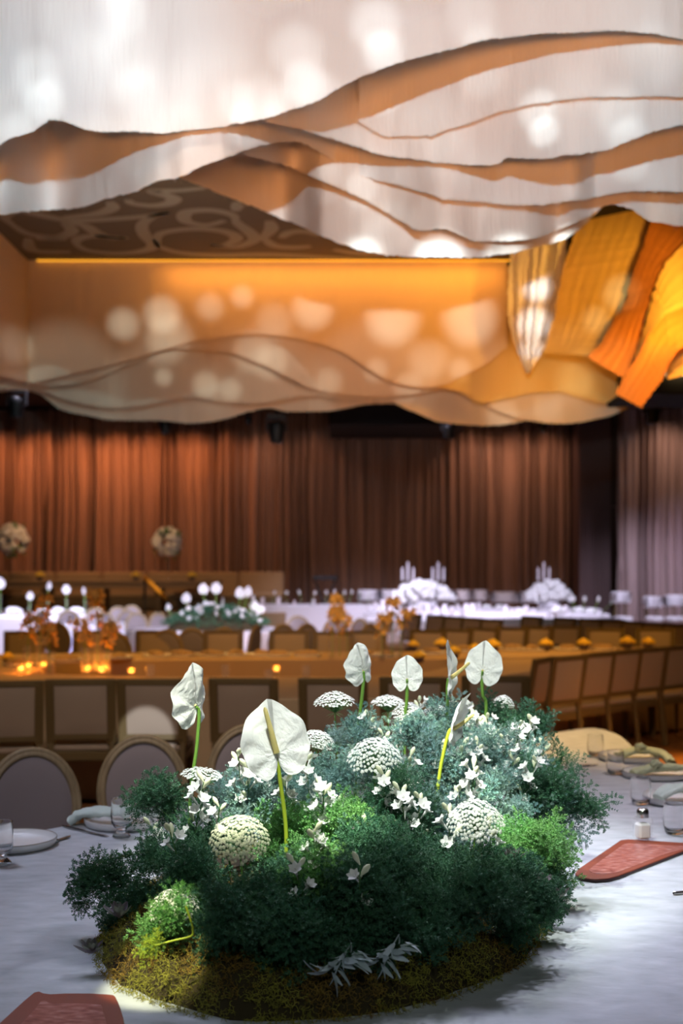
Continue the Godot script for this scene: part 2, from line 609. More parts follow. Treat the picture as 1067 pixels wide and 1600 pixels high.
	spot(Vector3(-1.4, 4.6, -1.2), Vector3(-0.95, 0.72, -5.7), lin(0.9, 0.85, 1.0), 7.0, 12.0, 0.3, 1.0, "fill_lamp")
	spot(Vector3(1.9, 5.4, -5.0), Vector3(1.5, 0.76, -5.6), lin(0.95, 0.86, 0.9), 9.0, 15.0, 0.3, 1.0, "fill_lamp")  # added fill for the row of plates
	# the front table: soft lilac from above, a cool key on the flowers, amber on its far lobe
	spot(Vector3(-0.3, 5.5, -6.3), Vector3(1.1, 0.76, -3.9), lin(0.78, 0.76, 1.0), 17.0, 22.0, 0.6, 1.0, "lilac_lamp")
	spot(Vector3(-2.4, 5.5, -5.6), Vector3(-1.1, 0.76, -3.5), lin(0.70, 0.76, 1.0), 11.0, 26.0, 0.6, 1.0, "lilac_lamp")
	spot(Vector3(-0.5, 4.9, -1.6), Vector3(0.12, 1.25, -3.85), lin(0.93, 1.0, 0.93), 24.0, 12.5, 0.05, 0.5, "key_lamp")
	spot(Vector3(0.9, 5.6, -6.4), Vector3(0.2, 1.1, -3.9), lin(0.9, 1.0, 0.95), 16.0, 9.0, 0.06, 0.7, "key_lamp")
	spot(Vector3(1.9, 5.2, -6.4), Vector3(0.45, 1.15, -4.1), lin(0.8, 0.82, 1.0), 16.0, 13.0, 0.1, 0.8, "lilac_lamp")
	spot(Vector3(0.3, 3.6, 0.6), Vector3(0.0, 1.0, -3.1), lin(0.9, 1.0, 0.95), 2.2, 16.0, 0.3, 1.0, "fill_lamp")  # added fill from the camera side to lift the dark ferns
	for q in [[372, 1225, 3.4, 1.6, 40], [730, 1215, 3.55, 1.9, 50], [815, 1300, 3.5, 1.7, 26], [590, 1160, 3.65, 1.6, 24], [520, 1310, 3.15, 2.2, 40], [310, 1090, 3.6, 1.7, 26], [374, 1300, 3.08, 1.2, 34], [745, 1262, 3.15, 1.3, 18], [650, 1140, 3.9, 2.2, 24], [780, 1160, 4.0, 2.0, 24]]:
		spot(Vector3(-0.5, 4.9, -1.6), pt(q[0], q[1], q[2]), lin(0.97, 1.0, 0.8), q[4], q[3], 0.02, 0.6, "pool_lamp")
	spot(Vector3(2.2, 5.5, -9.4), Vector3(1.4, 0.76, -6.75), lin(1.0, 0.62, 0.24), 36.0, 12.0, 0.1, 0.8, "amber_lamp")
	spot(Vector3(-1.4, 4.8, -1.2), pt(246, 1505, 2.96), lin(1.0, 0.97, 0.62), 36.0, 2.0, 0.02, 0.4, "pool_lamp")
	spot(Vector3(-0.3, 3.4, -1.0), pt(226, 1150, 8.8), lin(0.85, 0.93, 1.0), 80.0, 1.45, 0.02, 0.25, "pool_lamp")

# ------------------------------------------------------------------ the room
func slab_box(lo: Vector3, hi: Vector3) -> ArrayMesh:
	var b := MB.new()
	b.box((lo + hi) / 2, hi - lo, 0.01)
	return b.mesh()

func room() -> void:
	struct("floor", slab_box(Vector3(-11, -0.2, -35.4), Vector3(11, 0, 5)), M.floor_wood)
	struct("ceiling", slab_box(Vector3(-11, CEIL + 0.02, -35.4), Vector3(11, CEIL + 0.3, 5)), M.ceiling_dark)
	struct("wall_back", slab_box(Vector3(-11.2, -0.2, -35.6), Vector3(11.2, CEIL + 0.3, -35.3)), M.wall_dark)
	struct("wall_front", slab_box(Vector3(-11.2, -0.2, 5), Vector3(11.2, CEIL + 0.3, 5.3)), M.wall_dark)
	struct("wall_left", slab_box(Vector3(-11.3, -0.2, -35.6), Vector3(-11, CEIL + 0.3, 5.3)), M.wall_dark)
	struct("wall_right", slab_box(Vector3(11, -0.2, -35.6), Vector3(11.3, CEIL + 0.3, 5.3)), M.wall_dark)
	# the patterned field of the ceiling with its scrolls in flat relief
	var field := struct("trim_1", slab_box(Vector3(-4.3, CEIL - 0.03, -17.4), Vector3(2.4, CEIL + 0.02, -9.0)), M.ceiling_tan)
	field.set_meta("label", "tan ceiling field with pale scrollwork behind the hanging cloth")
	var scrolls := [
		[[20, 352], [8, 340], [30, 330], [70, 338], [110, 345], [170, 343], [230, 338], [262, 332]],
		[[20, 352], [45, 366], [90, 371], [112, 362], [104, 352], [96, 349]],
		[[96, 349], [130, 352], [150, 364], [172, 372], [200, 372]],
		[[118, 381], [124, 373], [150, 369], [196, 373]],
		[[118, 381], [135, 391], [175, 396], [215, 394], [240, 385], [226, 368], [222, 352], [240, 338], [262, 332]],
		[[44, 372], [52, 392], [110, 394]], [[56, 373], [104, 374]],
		[[246, 385], [250, 366], [300, 358], [350, 362], [370, 373], [352, 383], [330, 383]],
		[[246, 385], [280, 395], [340, 399], [420, 398], [520, 403], [620, 408]],
		[[200, 312], [206, 318], [236, 322], [262, 319], [272, 311], [250, 303], [240, 299], [280, 298], [320, 294]],
		[[170, 315], [176, 325], [150, 335], [100, 340]],
		[[330, 383], [370, 386], [398, 375], [388, 362], [372, 350], [368, 344]],
		[[352, 345], [322, 352], [290, 346], [292, 332], [330, 329], [362, 336], [368, 344]],
		[[368, 330], [375, 318], [392, 320]],
		[[412, 372], [428, 384], [458, 387], [486, 385]],
		[[412, 372], [424, 358], [420, 345]],
		[[440, 372], [452, 364], [476, 362], [500, 368]], [[520, 390], [560, 396], [610, 397], [660, 403]], [[60, 330], [90, 318], [130, 312]],
	]
	for s in scrolls:
		var path := []
		for q in s:
			path.append(on(q[0], q[1], CEIL - 0.035))
		var line := smooth(path, 5)
		var rows := [PackedVector3Array(), PackedVector3Array(), PackedVector3Array(), PackedVector3Array()]
		for i in line.size():
			var t := (line[mini(i + 1, line.size() - 1)] - line[maxi(i - 1, 0)]).normalized()
			var side := t.cross(Vector3.UP) * (0.045 + 0.05 * sin(PI * i / (line.size() - 1.0)))
			rows[0].append(line[i] - side + Vector3.UP * 0.01)
			rows[1].append(line[i] - side * 0.9)
			rows[2].append(line[i] + side * 0.9)
			rows[3].append(line[i] + side + Vector3.UP * 0.01)
		var b := MB.new()
		b.grid(rows)
		put("scroll", b.mesh(), M.scroll, field)
	# dark bulkheads past the cloth
	struct("trim_2", slab_box(Vector3(-0.3, 5.05, -33.9), Vector3(3.0, CEIL, -30.5)), M.dark_void)
	struct("trim_3", slab_box(Vector3(3.75, 3.95, -18.2), Vector3(6.5, 4.28, -16.6)), M.dark_void)
	# gathered curtains along the far wall
	var edges := [-11.0, -9.1, -7.9, -6.7, -5.5, -4.4, -3.1, -1.7, -0.6, 0.6, 1.8, 3.0, 4.2, 5.2, 6.12]
	for k in edges.size() - 1:
		var c := gathered(edges[k], edges[k + 1], -34.3, 0.02, CEIL - 0.05, 0.2, 40 + k)
		lone("curtain", c, M.curtain, "floor-length brown gathered curtain on the far wall, %s from the dark pillar" % ordinal(edges.size() - 2 - k), "curtain", "brown curtains along the far wall")
	var c2 := gathered(7.0, 8.7, -32.4, 0.02, CEIL - 0.05, 0.16, 71)
	lone("curtain", c2, M.curtain_pale, "pale mauve sheer curtain hanging just beyond the dark pillar", "curtain", "pale curtains past the pillar")
	c2 = gathered(8.7, 10.9, -32.3, 0.02, CEIL - 0.05, 0.16, 72)
	lone("curtain", c2, M.curtain_pale, "pale mauve sheer curtain at the edge of the room, past the pillar", "curtain", "pale curtains past the pillar")
	# the pillar: ribbed panels on its dark half, smooth ones on the brown half
	var pil := struct("wall_pillar", slab_box(Vector3(6.15, 0, -34.2), Vector3(7.45, CEIL, -33.2)), M.pillar_panel, "dark panelled pillar between the brown and the pale curtains")
	for lv in [[0.05, 3.2], [3.24, 5.8]]:
		for k in 8:
			var x := 6.17 + k * 0.1
			put("rib", slab_box(Vector3(x, lv[0], -33.2), Vector3(x + 0.085, lv[1], -33.15)), M.pillar_panel, pil)
		put("panel", slab_box(Vector3(6.98, lv[0], -33.2), Vector3(7.44, lv[1], -33.17)), M.wall_dark, pil)

func gathered(x0: float, x1: float, z: float, y0: float, y1: float, amp: float, sd: int) -> ArrayMesh:
	var n := FastNoiseLite.new()
	n.seed = sd
	n.frequency = 1.0
	n.fractal_octaves = 2
	var cols := int((x1 - x0) / 0.022)
	var rows := []
	for i in 13:
		var t := i / 12.0
		var ring := PackedVector3Array()
		for j in cols + 1:
			var x: float = lerp(x0, x1, float(j) / cols)
			var w := x + 0.05 * n.get_noise_2d(x * 0.6, t * 1.2)
			var ph := w * 26.0 + 5.0 * n.get_noise_1d(w * 1.1)
			var a := amp * (0.55 + 0.6 * n.get_noise_1d(w * 1.7 + 31))
			ring.append(Vector3(x + 0.025 * sin(ph * 2.0 + 1.0), lerp(y0, y1, t), z + a * sin(ph) + 0.3 * a * sin(2.3 * ph + 2.0) + 0.05 * n.get_noise_2d(x * 2, t * 2)))
		rows.append(ring)
	var b := MB.new()
	b.grid(rows)
	return b.mesh()

# ------------------------------------------------------------------ cloth hung from the ceiling
func sheet(label: String, edge: Array, depth: Array, x0: float, x1: float, m: Material, sd: int, group: String, fringed := true, top := CEIL - 0.025, wave := 0.018, hem := 1.6) -> MeshInstance3D:
	var n := FastNoiseLite.new()
	n.seed = sd
	n.frequency = 1.0
	n.fractal_octaves = 3
	var step := 4.0
	var cols := int((x1 - x0) / step)
	var rows := []
	for i in 15:
		rows.append(PackedVector3Array())
	for j in cols + 1:
		var x := x0 + j * step
		var d := curve(depth, x)
		var e := curve(edge, x) + hem * (n.get_noise_1d(x * 0.12) + 1.1 * n.get_noise_1d(x * 0.45 + 77))
		var px := (x - 533.5) * d / F
		var bottom := EYE - (e - YH) * d / F
		for i in 15:
			var t := i / 14.0
			var y: float = lerp(bottom, top, t * t * 0.35 + t * 0.65)
			var s := px + 0.05 * n.get_noise_2d(px * 1.5, y * 1.2)
			var f := wave * (0.9 * n.get_noise_2d(s * 4.0, y * 0.7) + 0.35 * sin(s * 19.0 + 4.0 * n.get_noise_1d(s + y * 0.3)) * (0.4 + n.get_noise_1d(s * 0.9 + 9)))
			var q := Vector3(px, y, -d + f)
			rows[i].append(q)
	var b := MB.new()
	var w: float = (x1 - x0) * depth[0].y / F
	b.grid(rows, false, w / 3.0, 1.0)
	var o := lone("hanging_cloth", b.mesh(), m, label, "hanging cloth", group)
	if fringed:
		var th := MB.new()
		th.tube(PackedVector3Array([Vector3.ZERO, Vector3(0.0006, -0.4, 0.001), Vector3(0.002, -1, 0.002)]), PackedFloat32Array([0.0008, 0.0007, 0.0003]), 3, false)
		var spots := []
		var r := RandomNumberGenerator.new()
		r.seed = sd
		for k in int(w * 22):
			var at: Vector3 = rows[0][r.randi_range(0, cols)]
			var l := 0.008 + 0.05 * pow(r.randf(), 5.0)
			spots.append(Transform3D(Basis.from_euler(Vector3(r.randf_range(-0.3, 0.3), r.randf_range(0, TAU), r.randf_range(-0.5, 0.5))) * Basis.from_scale(Vector3(1, l, 1)), at + Vector3(r.randf_range(-0.01, 0.01), 0.002, 0)))
		many("fringe", th.mesh(), m, spots, o)
	return o

# a hanging strip between two long ragged edges, from its top to its bottom
func strip(label: String, la: Array, ra: Array, dl: float, dr: float, m: Material, sd: int, group: String, pleat := 0.005, folds := 9.0) -> void:
	var n := FastNoiseLite.new()
	n.seed = sd
	n.frequency = 1.0
	n.fractal_octaves = 3
	var lp := []
	var rp := []
	for q in la:
		lp.append(Vector3(q.x, q.y, 0))
	for q in ra:
		rp.append(Vector3(q.x, q.y, 0))
	var l := smooth(lp, 12)
	var r := smooth(rp, 12)
	var cnt := 60
	var rows := []
	for i in cnt + 1:
		var t := 1.0 - float(i) / cnt
		var a := l[int(round(t * (l.size() - 1)))]
		var c := r[int(round(t * (r.size() - 1)))]
		var rag := 2.6 * n.get_noise_1d(t * 26.0) + 1.8 * n.get_noise_1d(t * 70.0)
		a.x += rag
		c.x += 2.6 * n.get_noise_1d(t * 24.0 + 50) + 1.8 * n.get_noise_1d(t * 66.0 + 90)
		var row := PackedVector3Array()
		for j in 41:
			var s := j / 40.0
			var q := a.lerp(c, s)
			q.y += 3.0 * n.get_noise_2d(s * 6.0, 5) * (1.0 if i == 0 else 0.0)
			var d: float = lerp(dl, dr, s) + pleat * sin(s * folds * TAU / 2.0 + 2.2 * n.get_noise_2d(s * 3.0, t * 1.5)) * (0.5 + t * 0.5) + pleat * n.get_noise_2d(s * 5.0, t * 2.0)
			row.append(pt(q.x, q.y, d))
		rows.append(row)
	var b := MB.new()
	b.grid(rows, false, 0.12, 1.0)
	lone("hanging_cloth", b.mesh(), m, label, "hanging cloth", group)

func v2(a: Array) -> Array:
	var out := []
	for k in range(0, a.size(), 2):
		out.append(Vector2(a[k], a[k + 1]))
	return out

func cloths() -> void:
	var up := "white gauze cloths layered under the ceiling"
	var a_d := v2([-300, 7.1, 100, 7.0, 400, 7.0, 800, 7.0, 1350, 7.0])
	sheet("broad white gauze cloth nearest the camera, with a long frayed wavy hem", v2([-300, 290, -120, 262, -40, 240, 0, 226, 15, 216, 50, 205, 82, 187, 105, 191, 135, 202, 170, 206, 205, 205, 250, 208, 300, 203, 350, 197, 410, 186, 455, 172, 500, 155, 533, 135, 603, 105, 660, 88, 700, 78, 770, 61, 830, 54, 900, 50, 960, 48, 1067, 60, 1350, 90]), a_d, -640, 1720, M.gauze, 1, up)
	var b_d := v2([330, 7.08, 410, 7.12, 470, 7.5, 533, 7.9, 583, 8.04, 633, 7.98, 683, 7.87, 743, 7.76, 803, 7.66, 873, 7.5, 933, 7.43, 1067, 7.2, 1350, 7.12])
	var ba_d := []
	for q in b_d:
		ba_d.append(Vector2(q.x, q.y - 0.07))
	sheet("thin gauze cloth just under the long orange band, its hem curving over lit white", v2([480, 100, 560, 190, 610, 213, 673, 212, 700, 203, 733, 193, 793, 171, 833, 163, 873, 157, 933, 152, 1067, 151, 1350, 160]), ba_d, 560, 1720, M.gauze, 2, up)
	sheet("white gauze cloth under the thin one, its hem dipping then rising to the frame edge", v2([330, 140, 370, 165, 410, 187, 470, 203, 533, 221, 598, 242, 648, 249, 723, 257, 768, 258, 783, 252, 793, 246, 833, 248, 893, 242, 948, 235, 983, 220, 1033, 202, 1067, 194, 1350, 170]), b_d, 336, 1720, M.gauze, 3, up)
	var c_d := v2([-300, 7.7, 0, 7.88, 82, 8.43, 135, 8.02, 205, 7.48, 250, 7.23, 300, 7.1, 340, 7.12, 410, 7.45, 470, 8.1, 533, 8.5, 600, 8.33, 700, 7.98, 793, 8.14, 843, 8.18, 893, 8.2, 933, 7.96, 983, 7.94, 1067, 7.9, 1350, 7.9])
	sheet("white gauze cloth whose frayed hem hangs over the scrollwork ceiling and sweeps across", v2([-300, 345, 0, 336, 40, 330, 70, 329, 120, 325, 165, 312, 215, 297, 250, 282, 275, 278, 310, 262, 350, 248, 390, 233, 430, 223, 460, 221, 500, 238, 533, 259, 568, 275, 613, 287, 663, 300, 698, 312, 743, 314, 793, 320, 833, 321, 900, 313, 1000, 298, 1067, 300, 1350, 290]), c_d, -640, 1720, M.gauze, 4, up)
	var d_d := v2([320, 7.6, 390, 8.0, 460, 8.8, 505, 8.5, 600, 8.42, 700, 8.1, 743, 8.18, 833, 8.35, 873, 8.55, 933, 8.25, 1067, 8.2, 1350, 8.2])
	sheet("gauze cloth whose hem runs from the orange patch down to the yellow strips", v2([300, 190, 360, 228, 390, 245, 440, 256, 500, 281, 533, 295, 583, 320, 633, 350, 653, 360, 693, 357, 720, 368, 750, 377, 813, 375, 853, 367, 893, 350, 923, 336, 953, 320, 985, 327, 1015, 345, 1067, 353, 1350, 365]), d_d, 330, 1720, M.gauze_deep, 5, up)
	var e_d := v2([180, 8.6, 280, 9.0, 330, 9.1, 400, 9.4, 440, 9.5, 470, 9.2, 505, 8.75, 600, 8.55, 653, 8.5, 743, 8.4, 793, 8.65, 873, 9.0, 933, 8.6, 1010, 8.6])
	sheet("lowest gauze cloth of the upper layers, its orange corner peaking over the scrollwork ceiling", v2([170, 250, 250, 268, 280, 278, 330, 297, 400, 325, 460, 350, 533, 381, 583, 395, 658, 402, 733, 402, 793, 397, 833, 387, 878, 375, 903, 360, 933, 332, 955, 312, 1010, 290]), e_d, 180, 1010, M.gauze_deep, 6, up)
	# the soffit round the ceiling field: a flat front and scalloped cloths below it
	var lo := "scalloped cloths around the ceiling field"
	var r_d := []
	for x in range(-400, 43, 20):
		r_d.append(Vector2(x, 4.25 * F / (533.5 - x)))
	r_d.append(Vector2(44, 17.35))
	r_d.append(Vector2(60, 17.35))
	r_d.append(Vector2(795, 17.35))
	sheet("flat amber cloth wall hung below the golden light strip, with a wavy hem", v2([-400, 600, 0, 588, 30, 594, 50, 598, 85, 590, 120, 583, 200, 563, 260, 545, 320, 530, 400, 522, 470, 530, 533, 549, 568, 572, 598, 590, 633, 602, 668, 605, 698, 600, 718, 590, 763, 567, 793, 545]), r_d, -380, 793, M.soffit_cloth, 11, lo, false, CEIL - 0.04, 0.012, 0.8)
	sheet("scalloped cloth directly below the amber cloth wall, cresting over the flower centrepiece", v2([-400, 600, 0, 596, 60, 604, 120, 600, 200, 572, 275, 545, 345, 549, 410, 570, 450, 590, 490, 608, 540, 617, 590, 620, 640, 617, 690, 606, 740, 585]), v2([-400, 10.5, -100, 15.5, 0, 17.4, 60, 18.2, 740, 18.2]), -300, 740, M.soffit_cloth, 12, lo, false, CEIL + 0.01, 0.02, 0.8)
	sheet("low scalloped cloth between the two lowest hems, above the far curtains", v2([-300, 606, 0, 608, 60, 611, 110, 627, 180, 638, 240, 631, 300, 621, 345, 628, 400, 631, 430, 627, 490, 618, 540, 625, 600, 627, 650, 615]), v2([-300, 17.5, 0, 18.3, 60, 19.0, 650, 19.0]), -260, 650, M.soffit_cloth, 13, lo, false, CEIL + 0.01, 0.02, 0.8)
	sheet("lowest mauve scalloped cloth, hem drooping among the black stage lights", v2([-300, 606, 0, 612, 30, 609, 60, 615, 95, 640, 140, 650, 180, 657, 240, 657, 300, 661, 350, 655, 390, 643, 420, 638, 450, 643, 500, 643, 540, 638, 570, 632, 620, 630, 670, 600]), v2([-300, 18.4, 0, 19.3, 60, 19.8, 670, 19.8]), -260, 670, M.soffit_cloth, 14, lo, false, CEIL + 0.01, 0.02, 0.8)
	sheet("brownish scalloped cloth sagging over the middle of the far curtains", v2([560, 590, 620, 632, 650, 645, 690, 660, 760, 665, 815, 659, 840, 640]), v2([560, 19.2, 840, 19.2]), 560, 840, M.soffit_cloth, 15, lo, false, CEIL + 0.01, 0.02, 0.8)
	sheet("scalloped cloth ending lowest beside the pillar, pale and broad", v2([740, 618, 770, 640, 790, 648, 830, 658, 880, 662, 940, 653, 985, 635, 1010, 600]), v2([740, 18.6, 1010, 18.0]), 740, 1005, M.soffit_cloth, 16, lo, false, CEIL + 0.01, 0.02, 0.8)
	sheet("bright orange scalloped cloth under the gathered white strip", v2([600, 585, 690, 606, 715, 611, 752, 629, 789, 623, 836, 613, 870, 612, 905, 620, 945, 630, 962, 620, 985, 590]), v2([600, 18.0, 800, 17.9, 985, 17.4]), 604, 985, M.silk_amber, 17, lo, true, CEIL + 0.01, 0.02, 1.0)
	# steep strips at the corner
	var st := "ragged silk strips at the corner of the ceiling field"
	strip("ragged amber silk strip at the frame edge, smallest and lowest of the strips", v2([1240, 440, 1067, 533, 1050, 556, 1040, 588]), v2([1330, 560, 1180, 585, 1110, 580, 1045, 592]), 13.9, 13.4, M.silk_amber, 25, st)
	strip("white gathered strip hanging in soft folds between the amber wall and the yellow silk", v2([800, 290, 796, 400, 793, 480, 800, 525, 821, 582]), v2([888, 290, 885, 388, 878, 440, 864, 505, 850, 545, 826, 583]), 16.4, 15.8, M.gauze, 21, st, 0.07, 9.0)
	strip("bright yellow silk strip broadest of all, beside the white gathered strip", v2([930, 270, 905, 345, 886, 400, 875, 440, 868, 480, 856, 530, 848, 550]), v2([1045, 270, 1022, 345, 1008, 380, 990, 430, 968, 490, 945, 530, 921, 557]), 15.6, 14.9, M.silk_amber, 22, st, 0.005, 14.0)
	strip("shaded orange silk strip overlapping the broad yellow one", v2([1050, 270, 1018, 345, 1005, 385, 988, 430, 974, 480, 957, 502, 940, 535, 917, 557]), v2([1160, 290, 1075, 375, 1040, 412, 1022, 450, 1008, 495, 997, 540, 975, 592]), 14.7, 14.3, M.silk_shaded, 23, st)
	strip("golden silk strip between the two shaded orange strips", v2([1160, 290, 1075, 375, 1040, 412, 1022, 455, 1010, 495, 998, 540, 985, 580]), v2([1300, 340, 1170, 430, 1080, 476, 1045, 490, 1022, 518, 1004, 550, 990, 580]), 14.2, 13.9, M.silk_amber, 24, st)
	strip("shaded orange silk strip lowest beside the black stage light, with a pink toe", v2([1300, 340, 1150, 440, 1067, 480, 1038, 493, 1015, 522, 990, 566, 961, 614]), v2([1330, 450, 1200, 510, 1075, 540, 1046, 570, 1036, 590, 1022, 610, 1002, 638]), 13.8, 13.5, M.silk_shaded, 26, st)
	# golden light strip at the top of the amber wall
	var b := MB.new()
	b.box(Vector3(-0.87, CEIL - 0.06, -17.3), Vector3(6.5, 0.014, 0.02), 0.003)
	lone("led_strip_light", b.mesh(), M.led_strip, "thin golden light strip along the top of the amber cloth wall", "light strip")
	b = MB.new()
	b.box(Vector3(5.0, 4.2, -16.55), Vector3(1.6, 0.05, 0.05), 0.005)
	lone("led_tube_light", b.mesh(), M.led_white, "short warm white light tube under the dark bulkhead at the frame edge", "light tube")

func stage_light(x: float, y: float, d: float, s: float, label: String, tilt: float) -> void:
	var at := pt(x, y, d)
	var o := thing("stage_light", label, "stage light", at, 0, "")
	var b := MB.new()
	b.tube(PackedVector3Array([Vector3(0, CEIL - at.y + 0.01, 0), Vector3(0, 0.5 * s, 0)]), PackedFloat32Array([0.025]), 8)
	put("hanging_pole", b.mesh(), M.black_metal, o)
	b = MB.new()
	b.box(Vector3(0, 0.5 * s, 0), Vector3(0.75 * s, 0.22 * s, 0.5 * s), 0.03 * s)
	put("base", b.mesh(), M.black_metal, o)
	for k in [-1, 1]:
		b = MB.new()
		b.box(Vector3(k * 0.36 * s, 0.22 * s, 0), Vector3(0.07 * s, 0.55 * s, 0.2 * s), 0.02 * s)
		put("yoke_arm", b.mesh(), M.black_metal, o)
	b = MB.new()
	b.lathe(PackedVector2Array([Vector2(0, -0.5 * s), Vector2(0.2 * s, -0.5 * s), Vector2(0.24 * s, -0.42 * s), Vector2(0.3 * s, 0.0), Vector2(0.3 * s, 0.22 * s), Vector2(0.2 * s, 0.32 * s), Vector2(0, 0.33 * s)]), 16, Transform3D(Basis(Vector3.RIGHT, tilt), Vector3.ZERO))
	put("head", b.mesh(), M.black_metal, o)

func rig() -> void:
	stage_light(26, 632, 21.5, 0.44, "black stage light at the end of the rig, over the tall flower vase", 0.1)
	stage_light(258, 664, 21.5, 0.3, "black stage light low over the second tall flower vase", -0.1)
	stage_light(388, 655, 24.0, 0.2, "smallest black stage light, beside the long hanging one", 0.0)
	stage_light(432, 672, 21.5, 0.44, "black stage light hanging longest, in front of the brown curtain gap", 0.0)
	stage_light(700, 672, 21.5, 0.3, "black stage light above the two candelabras", 0.1)
	stage_light(848, 666, 21.5, 0.2, "small black stage light above the single candelabra", 0.0)
	stage_light(1019, 642, 18.5, 0.36, "black stage light beside the shaded orange strip and the pale curtain", -0.15)

# ------------------------------------------------------------------ the front table and what lies on it
var plate_mesh: ArrayMesh
var goblet_mesh: ArrayMesh
var tumbler_mesh: ArrayMesh

func guest_table() -> void:
	var b := MB.new()
	var edge := smooth2(v2([-3.2, 3.4, -2.2, 4.15, -1.7, 4.42, -1.24, 4.66, -0.87, 5.05, -0.3, 5.8, 0.35, 6.5, 0.9, 7.15, 1.27, 7.53, 1.5, 7.72, 1.585, 7.6, 1.612, 7.38, 1.6, 7.12, 1.578, 6.85, 1.585, 6.4, 1.6, 5.9, 1.72, 5.1, 1.95, 4.1, 2.2, 3.0, 2.3, 1.9, -0.4, 1.75, -3.0, 1.9]), 5)
	b.slab(edge, 0.01, TABLE, 0.02)
	lone("tablecloth", b.mesh(), M.suede, "grey-lilac suede cloth over the curving front table, falling to the floor", "tablecloth")
	# shared shapes
	b = MB.new()
	b.lathe(PackedVector2Array([Vector2(0, 0), Vector2(0.13, 0), Vector2(0.146, 0.004), Vector2(0.153, 0.016), Vector2(0.155, 0.027), Vector2(0.1535, 0.0285), Vector2(0.151, 0.027), Vector2(0.145, 0.014), Vector2(0.13, 0.0085), Vector2(0, 0.0075)]), 48)
	plate_mesh = b.mesh()
	b = MB.new()
	b.lathe(PackedVector2Array([Vector2(0, 0), Vector2(0.031, 0), Vector2(0.034, 0.003), Vector2(0.03, 0.009), Vector2(0.018, 0.02), Vector2(0.017, 0.028), Vector2(0.028, 0.037), Vector2(0.0375, 0.052), Vector2(0.039, 0.075), Vector2(0.037, 0.138), Vector2(0.0362, 0.1395), Vector2(0.0355, 0.138), Vector2(0.0365, 0.075), Vector2(0.034, 0.053), Vector2(0.02, 0.04), Vector2(0, 0.038)]), 32)
	goblet_mesh = b.mesh()
	b = MB.new()
	b.lathe(PackedVector2Array([Vector2(0, 0), Vector2(0.028, 0), Vector2(0.034, 0.006), Vector2(0.041, 0.03), Vector2(0.0425, 0.055), Vector2(0.039, 0.108), Vector2(0.0384, 0.1095), Vector2(0.0377, 0.108), Vector2(0.0405, 0.055), Vector2(0.039, 0.03), Vector2(0.03, 0.012), Vector2(0, 0.01)]), 32)
	tumbler_mesh = b.mesh()
	var spots := [
		[19, 1322, "white coupe plate at the near end of the table's open side, a knife beside it", ""],
		[196, 1289, "white plate behind the ferns, with a pale green napkin laid across it", "a"],
		[983, 1187, "white plate at the far end of the row of three, by the rounded table end", "b"],
		[1024, 1214, "white plate in the middle of the row of three, olive napkin across it", "b"],
		[1063, 1254, "white plate closest to the salt shaker, with a grey-green napkin", "c"]]
	for s in spots:
		var at := on(s[0], s[1])
		at.y = TABLE + 0.001
		var o := thing("dinner_plate", s[2], "plate", at)
		put("dish", plate_mesh, M.porcelain, o)
		b = MB.new()
		b.lathe(PackedVector2Array([Vector2(0.1535, 0.0283), Vector2(0.1548, 0.0296), Vector2(0.1535, 0.0306), Vector2(0.1522, 0.0296), Vector2(0.1535, 0.0283)]), 48)
		put("rim", b.mesh(), M.porcelain_rim if s[3] == "" or s[3] == "b" else M.porcelain, o)
	napkin(on(196, 1289), [Vector3(-0.21, 0.012, 0.0), Vector3(-0.17, 0.04, 0.0), Vector3(-0.1, 0.055, 0.02), Vector3(-0.02, 0.05, 0.02), Vector3(0.06, 0.045, 0.0), Vector3(0.13, 0.04, -0.02)], 0.055, Vector3(0.02, 0.055, 0.06), M.napkin_cloth, "pale green napkin knotted over the plate behind the ferns")
	napkin(on(983, 1187), [Vector3(-0.06, 0.02, 0.03), Vector3(0.0, 0.04, 0.0), Vector3(0.08, 0.045, -0.02), Vector3(0.13, 0.04, 0.0), Vector3(0.16, 0.03, 0.08), Vector3(0.165, 0.012, 0.18)], 0.045, Vector3(0.05, 0.06, 0.03), M.napkin_olive, "olive napkin with a tail trailing off the far plate of the three")
	napkin(on(1024, 1214), [Vector3(-0.11, 0.02, 0.02), Vector3(-0.05, 0.035, 0.0), Vector3(0.02, 0.045, 0.0), Vector3(0.1, 0.043, 0.0), Vector3(0.18, 0.04, 0.02)], 0.042, Vector3(0.0, 0.055, 0.02), M.napkin_olive, "olive napkin with a knot lying over the middle plate of the three")
	napkin(on(1063, 1254), [Vector3(-0.1, 0.025, 0.03), Vector3(-0.06, 0.05, 0.01), Vector3(0.0, 0.06, -0.01), Vector3(0.08, 0.05, 0.0), Vector3(0.15, 0.04, 0.0)], 0.05, Vector3(0.05, 0.065, 0.06), M.napkin_cloth, "grey-green napkin bunched on the plate closest to the salt shaker")
	for s in [[190, 1308, "footed water glass in front of the plate behind the ferns"], [2, 1350, "footed water glass at the frame edge, in front of the coupe plate"]]:
		var o := lone("water_goblet", goblet_mesh, M.clear_glass, s[2], "glass")
		o.position = on(s[0], s[1]) + Vector3(0, 0.001, 0)
	for s in [[930, 1181, "clear tumbler closest to the rounded table end"], [961, 1210, "clear tumbler in front of the far plate of the three"], [1001, 1257, "clear tumbler in front of the middle plate of the three"], [1054, 1303, "clear tumbler beside the salt shaker and the leather mat"]]:
		var o := lone("tumbler", tumbler_mesh, M.clear_glass, s[2], "glass")
		o.position = on(s[0], s[1]) + Vector3(0, 0.001, 0)
	# cutlery
	knife(on(72, 1322), on(110, 1308), "knife whose dark blade peeps from behind the coupe plate")
	knife(on(98, 1293), on(170, 1309), "long knife lying below the pale green napkin")
	knife(on(908, 1199), on(935, 1196), "small knife left of the far plate of the three")
